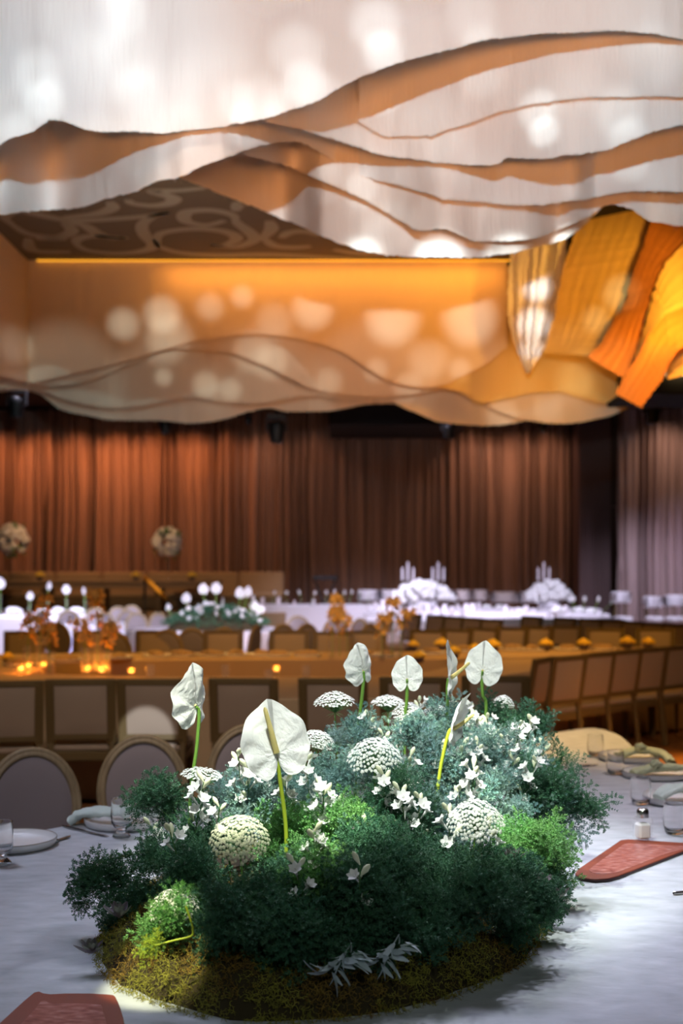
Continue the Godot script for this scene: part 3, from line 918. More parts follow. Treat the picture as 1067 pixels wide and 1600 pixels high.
	knife(on(1052, 1399), on(1100, 1394), "knife tip on the bare cloth under the leather mat")
	knife(on(1012, 1203), on(1052, 1204), "knife between the far and the middle plates of the three")
	# salt shaker
	var sh := thing("salt_shaker", "square glass salt shaker with a metal cap at the edge of the red mat", "salt shaker", on(1004, 1317) + Vector3(0, 0.011, 0), 0.25)
	b = MB.new()
	b.box(Vector3(0, 0.041, 0), Vector3(0.058, 0.08, 0.058), 0.009)
	put("glass_body", b.mesh(), M.glass, sh)
	b = MB.new()
	b.box(Vector3(0, 0.033, 0), Vector3(0.045, 0.056, 0.045), 0.007)
	put("salt", b.mesh(), M.salt, sh)
	b = MB.new()
	b.lathe(PackedVector2Array([Vector2(0.021, 0.08), Vector2(0.0215, 0.09), Vector2(0.021, 0.104), Vector2(0.016, 0.11), Vector2(0, 0.112)]), 20)
	put("cap", b.mesh(), M.steel, sh)
	mat_board(v2([1.015, 4.535, 0.985, 4.52, 0.755, 4.09, 0.735, 4.03, 0.745, 3.985, 0.785, 3.962, 0.83, 3.975, 0.87, 4.01, 1.16, 4.35, 1.27, 4.45, 1.25, 4.47, 1.19, 4.48]), "red leather place mat with a darker border, partly under the flowers", 1)
	mat_board(v2([-0.71, 2.86, -0.66, 2.905, -0.54, 2.905, -0.5, 2.86, -0.44, 2.6, -0.42, 2.2, -0.74, 2.2]), "red-brown leather place mat at the bottom edge of the frame", 4)

func mat_board(poly: Array, label: String, per: int) -> void:
	var o := thing("place_mat", label, "place mat")
	var q := smooth2(poly, per)
	var b := MB.new()
	b.slab(q.duplicate(), TABLE + 0.0005, TABLE + 0.009, 0.002)
	put("backing", b.mesh(), M.leather_edge, o)
	var c := Vector2.ZERO
	for s in q:
		c += s / q.size()
	b = MB.new()
	b.slab(q.duplicate(), TABLE + 0.009, TABLE + 0.0125, 0.002)
	put("border", b.mesh(), M.leather_border, o)
	var inner := PackedVector2Array()
	for s in q:
		inner.append(s + (c - s).normalized() * minf(0.07, 0.3 * s.distance_to(c)))
	b = MB.new()
	b.slab(inner, TABLE + 0.012, TABLE + 0.0135, 0.001)
	put("panel", b.mesh(), M.leather_red, o)

func knife(a: Vector3, c: Vector3, label: String) -> void:
	var b := MB.new()
	var l := a.distance_to(c)
	var dir := (c - a) / l
	var side := Vector3(-dir.z, 0, dir.x)
	var rows := []
	for s in [[0.0, 0.004, 0.004], [0.1, 0.006, 0.006], [0.45, 0.005, 0.005], [0.5, 0.004, 0.003], [0.55, 0.009, 0.0015], [0.9, 0.009, 0.0012], [1.0, 0.001, 0.001]]:
		var at: Vector3 = a + dir * l * s[0] + Vector3(0, 0.006 - TABLE + TABLE, 0)
		var ring := PackedVector3Array()
		for k in 8:
			var an := TAU * k / 8
			ring.append(at + side * cos(an) * s[1] - Vector3.UP * sin(an) * s[2])
		rows.append(ring)
	b.grid(rows, true)
	lone("table_knife", b.mesh(), M.steel, label, "knife")

func napkin(at: Vector3, path: Array, wide: float, knot_at: Vector3, m: Material, label: String) -> void:
	var o := thing("napkin", label, "napkin", at)
	var n := FastNoiseLite.new()
	n.seed = int(at.x * 1000)
	n.frequency = 1.0
	var line := smooth(path, 8)
	var rows := []
	for i in line.size():
		var t := (line[mini(i + 1, line.size() - 1)] - line[maxi(i - 1, 0)]).normalized()
		var side := t.cross(Vector3.UP).normalized()
		var upv := side.cross(t)
		var ring := PackedVector3Array()
		var f: float = 0.55 + 0.45 * sin(PI * clampf(float(i) / line.size() * 1.15 + 0.08, 0, 1))
		for j in 24:
			var an := TAU * j / 24
			var w: float = wide * f * (1.0 + 0.18 * n.get_noise_2d(i * 0.25, cos(an) * 3.0))
			var h := 0.016 * (1.0 + 0.9 * n.get_noise_2d(cos(an) * 6.0, i * 0.12))
			var q := line[i] + side * cos(an) * w + upv * sin(an) * h
			q.y = maxf(q.y, 0.003)
			ring.append(q)
		rows.append(ring)
	var b := MB.new()
	b.grid(rows, true, 1, 1)
	var r0: PackedVector3Array = rows[0]
	var r1: PackedVector3Array = rows[-1]
	b.fan(r0, true)
	b.fan(r1)
	put("folded_cloth", b.mesh(), m, o)
	b = MB.new()
	for k in 3:
		var bs := Basis.from_euler(Vector3(0.9 + k * 0.9, k * 1.1, 0.3 * k))
		var ring := []
		for i in 18:
			var an := TAU * i / 18.0
			ring.append(knot_at + bs * Vector3(cos(an) * 0.02, sin(2 * an) * 0.006, sin(an) * 0.02))
		b.tube(smooth(ring, 2, true), PackedFloat32Array([0.0105]), 8, false)
	put("knot", b.mesh(), m, o)

# ------------------------------------------------------------------ chairs
var square0: Node3D
var oval0: Node3D

func bar(b: MB, a: Vector3, c: Vector3, w: float, t: float) -> void:
	var y := (c - a).normalized()
	var x := Vector3.RIGHT if absf(y.x) < 0.9 else Vector3.UP
	var z := x.cross(y).normalized()
	x = y.cross(z).normalized()
	b.box((a + c) / 2, Vector3(w, a.distance_to(c), t), 0.005, Basis(x, y, z))

func turned_leg(at: Vector3, h: float) -> ArrayMesh:
	var b := MB.new()
	b.lathe(PackedVector2Array([Vector2(0, 0), Vector2(0.012, 0), Vector2(0.014, 0.02), Vector2(0.017, 0.1), Vector2(0.021, h - 0.09), Vector2(0.026, h - 0.08), Vector2(0.02, h - 0.07), Vector2(0.028, h - 0.06), Vector2(0.028, h), Vector2(0, h)]), 12, Transform3D(Basis(), at))
	return b.mesh()

func make_square(wood: Material, cloth: Material) -> Node3D:
	# stands with its back towards +z
	var o := thing("square_back_chair", "", "chair")
	var hw := 0.207
	for s in [-1, 1]:
		var b := MB.new()
		bar(b, Vector3(s * hw, 0.5, 0), Vector3(s * (hw + 0.005), 0.95, 0.075), 0.062, 0.035)
		bar(b, Vector3(s * hw, 0, 0.06), Vector3(s * hw, 0.51, 0), 0.04, 0.035)
		put("leg", b.mesh(), wood, o)
	var b := MB.new()
	bar(b, Vector3(-hw, 0.928, 0.071), Vector3(hw, 0.928, 0.071), 0.045, 0.034)
	put("top_rail", b.mesh(), wood, o)
	b = MB.new()
	bar(b, Vector3(-hw, 0.545, 0.008), Vector3(hw, 0.545, 0.008), 0.045, 0.034)
	put("lower_rail", b.mesh(), wood, o)
	b = MB.new()
	var rows := []
	var up := Vector3(0, 0.45, 0.075).normalized()
	var out := Vector3(0, -up.z, up.y)
	for i in 9:
		var t := i / 8.0
		var ring := PackedVector3Array()
		for j in 9:
			var s := j / 8.0
			var bulge := 0.012 * pow(sin(PI * s) * sin(PI * t), 0.4)
			ring.append(Vector3(lerpf(-0.178, 0.178, s), 0.565, 0.012) + up * (t * 0.345) + out * (0.012 + bulge))
		rows.append(ring)
	b.grid(rows)
	var front := []
	for i in 9:
		var ring := PackedVector3Array()
		for j in 9:
			var q: Vector3 = rows[i][8 - j]
			ring.append(q - out * (0.024 + 2.0 * (q - Vector3(q.x, 0.565, 0.012) - up * (i / 8.0 * 0.345)).dot(out) - 0.012))
		front.append(ring)
	b.grid(front)
	put("back_panel", b.mesh(), cloth, o)
	b = MB.new()
	b.box(Vector3(0, 0.405, -0.22), Vector3(0.45, 0.07, 0.44), 0.008)
	put("apron", b.mesh(), wood, o)
	b = MB.new()
	b.box(Vector3(0, 0.462, -0.225), Vector3(0.45, 0.055, 0.43), 0.022)
	put("seat", b.mesh(), cloth, o)
	for s in [-1, 1]:
		put("leg", turned_leg(Vector3(s * 0.2, 0, -0.41), 0.42), wood, o)
	return o

func make_oval(wood: Material, cloth: Material) -> Node3D:
	# stands with its front towards +z
	var o := thing("oval_back_chair", "", "chair")
	var c := Vector3(0, 0.715, -0.03)
	var lean := Basis(Vector3.RIGHT, -0.12)
	var sect := [[0.026, 0.0], [0.024, 0.014], [0.016, 0.019], [0.009, 0.015], [0.004, 0.015], [-0.003, 0.02], [-0.012, 0.017], [-0.018, 0.006], [-0.018, -0.012], [0.0, -0.02], [0.02, -0.014]]
	var rows := []
	for q in sect:
		var ring := PackedVector3Array()
		for j in 40:
			var a := TAU * j / 40
			var er: float = 0.182 + q[0]
			var ey: float = 0.229 + q[0]
			ring.append(c + lean * Vector3(cos(a) * er, sin(a) * ey, q[1]))
		rows.append(ring)
	rows.append(rows[0])
	rows.reverse()
	var b := MB.new()
	b.grid(rows, true)
	put("back_frame", b.mesh(), wood, o)
	b = MB.new()
	for side in [1, -1]:
		rows = []
		for i in 8:
			var t := i / 7.0
			var ring := PackedVector3Array()
			for j in 32:
				var a: float = TAU * j / 32 * side
				ring.append(c + lean * Vector3(cos(a) * 0.172 * (1 - t), sin(a) * 0.219 * (1 - t), side * (0.004 + 0.016 * sqrt(maxf(0, 1.0 - pow(1 - t, 3))))))
			rows.append(ring)
		b.grid(rows, true)
	put("back_panel", b.mesh(), cloth, o)
	b = MB.new()
	for s in [-1, 1]:
		bar(b, Vector3(s * 0.12, 0.44, -0.0), c + lean * Vector3(s * 0.105, -0.2, 0), 0.035, 0.03)
	put("back_support", b.mesh(), wood, o)
	b = MB.new()
	b.lathe(PackedVector2Array([Vector2(0, 0.37), Vector2(0.225, 0.37), Vector2(0.235, 0.385), Vector2(0.235, 0.43), Vector2(0.22, 0.44), Vector2(0, 0.44)]), 28, Transform3D(Basis(), Vector3(0, 0, 0.2)))
	put("apron", b.mesh(), wood, o)
	b = MB.new()
	b.lathe(PackedVector2Array([Vector2(0.21, 0.44), Vector2(0.228, 0.455), Vector2(0.225, 0.475), Vector2(0.19, 0.492), Vector2(0, 0.5)]), 28, Transform3D(Basis(), Vector3(0, 0, 0.2)))
	put("seat", b.mesh(), cloth, o)
	for s in [[-1, 0.04], [1, 0.04], [-1, 0.36], [1, 0.36]]:
		put("leg", turned_leg(Vector3(s[0] * 0.16, 0, s[1]), 0.38), wood, o)
	return o

func floor_at(x: float, y: float, top: float) -> Vector3:     # where a thing stands whose top edge, top metres high, shows at a pixel
	var q := on(x, y, top)
	return Vector3(q.x, 0, q.z)

func square_chairs() -> void:
	square0 = make_square(M.chair_wood_shaded, M.upholstery_warm)
	var first := true
	var row := [[8, 1064, 0.22], [124, 1061, 0.1], [237, 1061, -0.02], [381, 1060, -0.04], [521, 1060, -0.06], [648, 1058, -0.08], [776, 1056, -0.1]]
	for k in row.size():
		var s = row[k]
		var label: String = "square-backed chair %s in the row behind the oval chairs" % ["at the frame edge, first", "second", "lit by a white patch, third", "fourth", "fifth", "sixth, half hidden by flowers,", "seventh, behind the last anthurium,"][k]
		if first:
			square0.position = floor_at(s[0], s[1], 0.95) + Vector3(0, 0, -0.07)
			square0.rotation.y = s[2]
			square0.set_meta("label", label)
			first = false
		else:
			dup(square0, "square_back_chair", floor_at(s[0], s[1], 0.95) + Vector3(0, 0, -0.07), s[2], label)
	dup(square0, "square_back_chair", floor_at(838, 1027, 0.95), 1.05, "square-backed chair turned sideways where the row meets the chairs down the side")
	var r := [[880, 1023.5], [926, 1018.5], [969, 1014.5], [1010, 1011], [1052, 1008], [1094, 1006]]
	for k in r.size():
		dup(square0, "square_back_chair", floor_at(r[k][0], r[k][1], 0.95), 0.72, "square-backed chair in the slanting row past the table's rounded end, %s from the flowers" % ordinal(k))
	# across the second table, facing the camera
	var f := [[38, 986, PI + 0.2], [145, 986, PI + 0.1], [242, 985.5, PI], [348, 985.5, PI], [452, 986, PI], [520, 987, PI], [573, 986, PI], [665, 984.5, PI - 0.5], [708, 983, PI - 0.6], [750, 981.3, PI - 0.65], [796, 980, PI - 0.65], [835, 979, PI - 0.65], [879, 978, PI - 0.5], [945, 982, PI - 0.2], [1024, 982, PI - 0.2]]
	for k in f.size():
		dup(square0, "square_back_chair", floor_at(f[k][0], f[k][1], 0.95), f[k][2], "square-backed chair facing across the second table, %s from the tall orchid vases" % ordinal(k))
	var g := [[639, 959], [676, 961], [704, 963], [733, 965], [763, 967.5], [826, 963], [878, 965], [918, 967], [953, 969], [985, 971], [1018, 973], [1050, 975]]
	for k in g.size():
		dup(square0, "square_back_chair", floor_at(g[k][0], g[k][1], 0.95), PI - 1.0, "dim brown square-backed chair in the farther row before the white tables, %s along" % ordinal(k))

func oval_chairs() -> void:
	oval0 = make_oval(M.chair_wood, M.upholstery)
	var front := [[52, 1171, 0.35, "grey oval-backed chair at the frame edge behind the coupe plate"], [223, 1151, 0.16, "grey oval-backed chair whole in view behind the footed glass"], [389, 1134, 0.1, "grey oval-backed chair partly behind the large open anthurium"], [642, 1096, -0.2, "oval-backed chair almost hidden among the flowers, its rim lit amber"]]
	for k in front.size():
		var s = front[k]
		var at := floor_at(s[0], s[1], 0.965)
		if k == 0:
			oval0.position = at
			oval0.rotation.y = s[2]
			oval0.set_meta("label", s[3])
		else:
			dup(oval0, "oval_back_chair", at, s[2], s[3])
	# round the far tables
	var far := [[70, 953, 1.2], [108, 953, 0.4], [147, 949, -0.3], [163, 957, -0.6], [185, 948, 0.3], [205, 946, 0.0], [196, 953, -0.4], [215, 957, 0.5], [250, 957, 0.7], [92, 972, 2.8], [178, 986, 3.3], [262, 983, 3.0], [300, 981, 3.2], [348, 980, 3.4], [394, 977, 4.4], [440, 975, 3.6], [476, 974, 3.8], [466, 962, 0.2], [523, 966, -0.3], [558, 966, -0.9], [574, 974, 3.9]]
	for k in far.size():
		dup(oval0, "oval_back_chair", floor_at(far[k][0], far[k][1], 0.965), far[k][2], "oval-backed chair at the far round tables, %s" % ["first by the frame edge", "second", "third", "fourth", "fifth", "sixth", "seventh", "eighth", "beside the green centrepiece", "in shade before the first white table", "dark, behind the first orchid cluster", "dark, just before the centrepiece", "dark and whole before the centrepiece", "low before the centrepiece", "lit lilac in front of the centrepiece's end", "beside the centrepiece's end", "next after the centrepiece", "behind the small white table", "further along behind the orchids", "turned aside by the candle table", "dark beside the candle table"][k])

# ------------------------------------------------------------------ the second serpentine table
func second_table() -> void:
	var b := MB.new()
	b.slab(smooth2(v2([5.2, 13.9, 3.8, 13.5, 2.9, 12.9, 2.15, 12.2, 1.5, 11.45, 1.28, 10.7, 1.15, 10.0, 0.8, 9.5, 0.2, 9.38, -0.8, 9.35, -2.2, 9.4, -3.6, 9.7, -4.4, 10.8, -4.5, 12.2, -4.1, 13.0, -3.4, 13.1, -2.9, 12.9, -2.85, 12.3, -2.7, 11.6, -2.0, 11.25, -0.8, 11.2, 0.3, 11.3, 0.8, 11.8, 1.1, 12.5, 1.6, 13.1, 2.4, 13.5, 3.6, 14.0, 5.2, 14.25]), 4), 0.02, TABLE, 0.015)
	lone("tablecloth", b.mesh(), M.linen_table, "tan cloth over the nearer sweep of the second curving table", "tablecloth")
	b = MB.new()
	b.slab(smooth2(v2([5.2, 15.2, 3.6, 15.1, 2.4, 14.75, 1.2, 14.4, -0.5, 14.25, -2.2, 14.2, -3.6, 14.0, -4.2, 13.7, -4.1, 13.25, -3.4, 13.3, -2.6, 13.15, -0.4, 13.25, 1.2, 13.35, 2.4, 13.75, 3.6, 14.2, 5.2, 14.4]), 4), 0.02, TABLE, 0.015)
	lone("tablecloth", b.mesh(), M.linen_table, "tan cloth over the farther sweep of the second curving table", "tablecloth")
	# orchids in glass cylinders
	var flower := orchid_flower()
	var vases := [[42, 1052, 0.5, "a"], [62, 1050, 0.66, "a"], [78, 1053, 0.42, "a"], [134, 1052, 0.46, "b"], [152, 1050, 0.72, "b"], [166, 1052, 0.42, "b"], [519, 1029, 0.5, "c"], [531, 1027, 0.62, "c"], [543, 1029, 0.44, "c"], [612, 1028, 0.6, "d"], [626, 1029, 0.48, "d"], [597, 1029, 0.42, "d"]]
	var cl := {"a": "cluster nearest the frame edge", "b": "cluster left of the tall anthurium", "c": "cluster behind the second anthurium group", "d": "cluster beside the round anthurium"}
	var hs := ["one", "tallest one", "short one"]
	for k in vases.size():
		var s = vases[k]
		var o := thing("orchid_vase", "%s of the glass cylinders of golden orchids, %s" % [["middle", "tallest", "shortest"][k % 3] if k < 9 else ["tallest", "middle", "shortest"][k % 3], cl[s[3]]], "vase of flowers", on(s[0], s[1]) + Vector3(0, 0.001, 0), k * 1.3)
		b = MB.new()
		var hh: float = s[2] * 0.5
		b.lathe(PackedVector2Array([Vector2(0, 0), Vector2(0.04, 0), Vector2(0.042, 0.004), Vector2(0.042, hh), Vector2(0.0405, hh), Vector2(0.0405, 0.01), Vector2(0, 0.008)]), 20)
		put("vase", b.mesh(), M.glass, o)
		b = MB.new()
		var stem := smooth([Vector3(0, 0.01, 0), Vector3(0.01, s[2] * 0.5, 0), Vector3(0.03, s[2] * 0.9, 0.02), Vector3(0.07, s[2], 0.04)], 5)
		b.tube(stem, PackedFloat32Array([0.005]), 6)
		put("stem", b.mesh(), M.stem_green, o)
		for j in 13:
			var t := 0.42 + 0.58 * j / 12.0
			var at := stem[int(t * (stem.size() - 1))]
			var a := j * 2.4 + k
			var f := put("flower", flower, M.orchid_gold, o, at + Vector3(cos(a) * 0.045, rr(-0.01, 0.02), sin(a) * 0.045))
			f.basis = facing(Vector3(cos(a), 0.3, sin(a)), a)
			f.scale = Vector3.ONE * rr(1.1, 1.6)
	# small lights and flowers
	for s in [[45, 1046, 0], [67, 1045, 1], [137, 1051, 2], [158, 1053, 3], [33, 1052, 4], [205, 1054, 5], [432, 1051, 6], [1040, 1030, 7]]:
		tealight(on(s[0], s[1]), "amber glass tealight on the second table, %s along" % ordinal(s[2]))
	for s in [[12, 1038, 0.06], [645, 1017, 0.06], [690, 1018, 0.075], [742, 1023, 0.06], [770, 1020, 0.075], [852, 1017, 0.07], [912, 1016, 0.07], [980, 1014, 0.075], [1012, 1014, 0.07], [708, 1030, 0.07], [655, 1036, 0.06]]:
		flower_bowl(on(s[0], s[1]), s[2], "low bowl of yellow flowers on the second table, by %s" % ["the shortest orchids", "the round anthurium's shoulder", "the side-on anthurium", "the gap between two anthuriums", "the pointed anthurium", "the last turned chair", "the slanting row's start", "a wide amber chair", "the last amber chair", "the side-on anthurium's spike", "the round anthurium's rim"][[12, 645, 690, 742, 770, 852, 912, 980, 1012, 708, 655].find(s[0])])
	var n := 0
	for s in [[30, 1040], [105, 1034], [185, 1030], [245, 1027], [285, 1026], [330, 1026], [368, 1025], [408, 1025], [432, 1026], [480, 1026], [570, 1026], [605, 1026], [676, 1022], [725, 1018], [800, 1016], [830, 1017], [885, 1016], [940, 1016]]:
		var o := thing("napkin_setting", "plate heaped with a tan napkin on the second table, %s from the frame-edge orchids" % ordinal(n), "place setting", on(s[0], s[1]) + Vector3(0, 0.001, 0), n * 0.7, "place settings on the second table")
		put("plate", plate_mesh, M.porcelain, o)
		b = MB.new()
		for j in 3:
			b.ball(Vector3((j - 1) * 0.07, 0.035, 0.02 * (j % 2)), Vector3(0.075, 0.03 + 0.008 * (j % 2), 0.05), 12, 7, Basis.from_euler(Vector3(0.2 * j, 0.5 * j, 0.15)))
		put("napkin", b.mesh(), M.tan_linen, o)
		n += 1
	for s in [[235, 1036], [352, 1036], [420, 1045], [478, 1038], [560, 1040]]:
		var g := lone("tumbler", tumbler_mesh, M.glass, "small dim tumbler on the second table, %s from the orchid vases" % ordinal([235, 352, 420, 478, 560].find(s[0])), "glass", "tumblers on the second table")
		g.position = on(s[0], s[1] + 22) + Vector3(0, 0.001, 0)

func orchid_flower() -> ArrayMesh:
	var b := MB.new()
	for k in 5:
		var a := TAU * k / 5
		petal(b, Vector3.ZERO, Vector3(cos(a), 0.25, sin(a)), Vector3.UP, 0.042, 0.026 if k % 2 else 0.018, 0.2)
	b.ball(Vector3(0, 0.008, 0), Vector3(0.008, 0.01, 0.008), 6, 4)
	return b.mesh()

# one petal or leaf: from a base along a direction, cupped towards the given side
func petal(b: MB, at: Vector3, dir: Vector3, up: Vector3, l: float, w: float, cup := 0.2, seg := 4, droop := 0.0) -> void:
	var y := dir.normalized()
	var x := y.cross(up).normalized()
	var z := x.cross(y).normalized()
	var rows := []
	for i in seg + 1:
		var t := float(i) / seg
		var hw := w * 0.5 * pow(sin(PI * clampf(0.04 + 0.93 * pow(t, 0.85), 0, 1)), 0.75)
		var c := at + y * (l * t) + z * (l * (cup * t * t - droop * t * t))
		rows.append(PackedVector3Array([c - x * hw + z * hw * cup * 1.5, c, c + x * hw + z * hw * cup * 1.5]))
	b.grid(rows)

func tealight(at: Vector3, label: String) -> void:
	var o := thing("tealight", label, "candle", at + Vector3(0, 0.001, 0))
	var b := MB.new()
	b.lathe(PackedVector2Array([Vector2(0, 0), Vector2(0.024, 0), Vector2(0.028, 0.01), Vector2(0.032, 0.06), Vector2(0.03, 0.06), Vector2(0.026, 0.012), Vector2(0, 0.008)]), 16)
	put("cup", b.mesh(), M.glass, o)
	b = MB.new()
	b.lathe(PackedVector2Array([Vector2(0, 0.009), Vector2(0.022, 0.009), Vector2(0.022, 0.025), Vector2(0, 0.026)]), 12)
	put("wax", b.mesh(), M.candle_wax, o)
	b = MB.new()
	b.lathe(PackedVector2Array([Vector2(0, 0.027), Vector2(0.006, 0.034), Vector2(0.005, 0.045), Vector2(0, 0.062)]), 8)
	put("flame", b.mesh(), M.flame_glow, o)
	var l := OmniLight3D.new()
	l.name = "flame_light"
	l.position = Vector3(0, 0.045, 0)
	l.light_color = Color(1.0, 0.55, 0.16)
	l.light_energy = 0.05
	l.omni_range = 60
	l.omni_attenuation = 2.0
	l.light_size = 0.01
	l.shadow_enabled = true
	o.add_child(l)

func flower_bowl(at: Vector3, r: float, label: String) -> void:
	var o := thing("flower_bowl", label, "bowl of flowers", at + Vector3(0, 0.001, 0))
	var b := MB.new()
	b.lathe(PackedVector2Array([Vector2(0, 0), Vector2(r * 0.5, 0), Vector2(r * 0.85, r * 0.5), Vector2(r * 0.8, r * 0.8), Vector2(0, r * 0.75)]), 18)
	put("bowl", b.mesh(), M.leaf_plum, o)
	b = MB.new()
	for k in 22:
		var a := k * 2.4
		var q := r * 0.95 * sqrt((k + 0.5) / 22.0)
		b.ball(Vector3(cos(a) * q, r * 0.85 + 1.0 * (r - q * 0.75), sin(a) * q), Vector3.ONE * r * rr(0.26, 0.36), 7, 5, Basis.from_euler(Vector3(a, a, 0)))
	put("flowers", b.mesh(), M.flower_yellow, o)

# ------------------------------------------------------------------ the far white tables
var bud_mesh: ArrayMesh

func round_table(at: Vector3, r: float, label: String) -> void:
	var b := MB.new()
	var rows := []
	for lv in [[1.1, 0.01], [1.07, 0.25], [1.03, 0.55], [1.0, 0.74], [0.995, 0.757], [0.985, 0.76], [0.0, 0.76]]:
		var ring := PackedVector3Array()
		for j in 72:
			var a := TAU * j / 72
			var w: float = 1.0 + (0.03 * sin(a * 11) * (1.0 - lv[1] / 0.74) if lv[1] < 0.74 else 0.0)
			ring.append(Vector3(cos(a) * r * lv[0] * w, lv[1], -sin(a) * r * lv[0] * w))
		rows.append(ring)
	b.grid(rows, true)
	var o := lone("tablecloth", b.mesh(), M.white_linen, label, "tablecloth")
	o.position = at

func long_table(x0: float, x1: float, d: float, label: String) -> void:
	var b := MB.new()
	b.slab(PackedVector2Array([Vector2(x0, -d - 0.5), Vector2(x1, -d - 0.5), Vector2(x1, -d + 0.5), Vector2(x0, -d + 0.5)]), 0.01, TABLE, 0.015)
	lone("tablecloth", b.mesh(), M.white_linen, label, "tablecloth")

func row_at(x: float, y: float) -> Vector3:                   # on whichever far table shows nearest to that pixel
	var d := F * (EYE - TABLE) / (y - YH)
	var best := 22.9
	for k in ([24.4] if x < 200 else [30.5] if x < 600 and y < 950 else [22.9, 25.3, 28.0]):
		if absf(k - d) < absf(best - d) or x < 200 or (x < 600 and y < 950):
			best = k
	d = clampf(d, best - 0.4, best + 0.4)
	return Vector3((x - 533.5) * d / F, TABLE + 0.001, -d)

func by_x(a: Array) -> Array:
	a.sort_custom(func(p, q): return p[0] < q[0])
	return a

var counts := {}
func along(what: String, at: Vector3) -> String:              # what, counted along its table
	var d := -at.z
	var table := "frame-edge round table" if at.x < -4.0 else "long table before the black stand" if d > 29.5 else "farthest candelabra table" if d > 26.6 else "middle long white table" if d > 24.0 else "nearest long white table"
	var key := what + table
	counts[key] = counts.get(key, 0) + 1
	return "%s, %s along the %s" % [what, ordinal(counts[key] - 1), table]

func small_spathe() -> ArrayMesh:
	var b := MB.new()
	petal(b, Vector3(0, -0.045, 0), Vector3.UP, Vector3.BACK, 0.16, 0.15, 0.15, 8)
	return b.mesh()

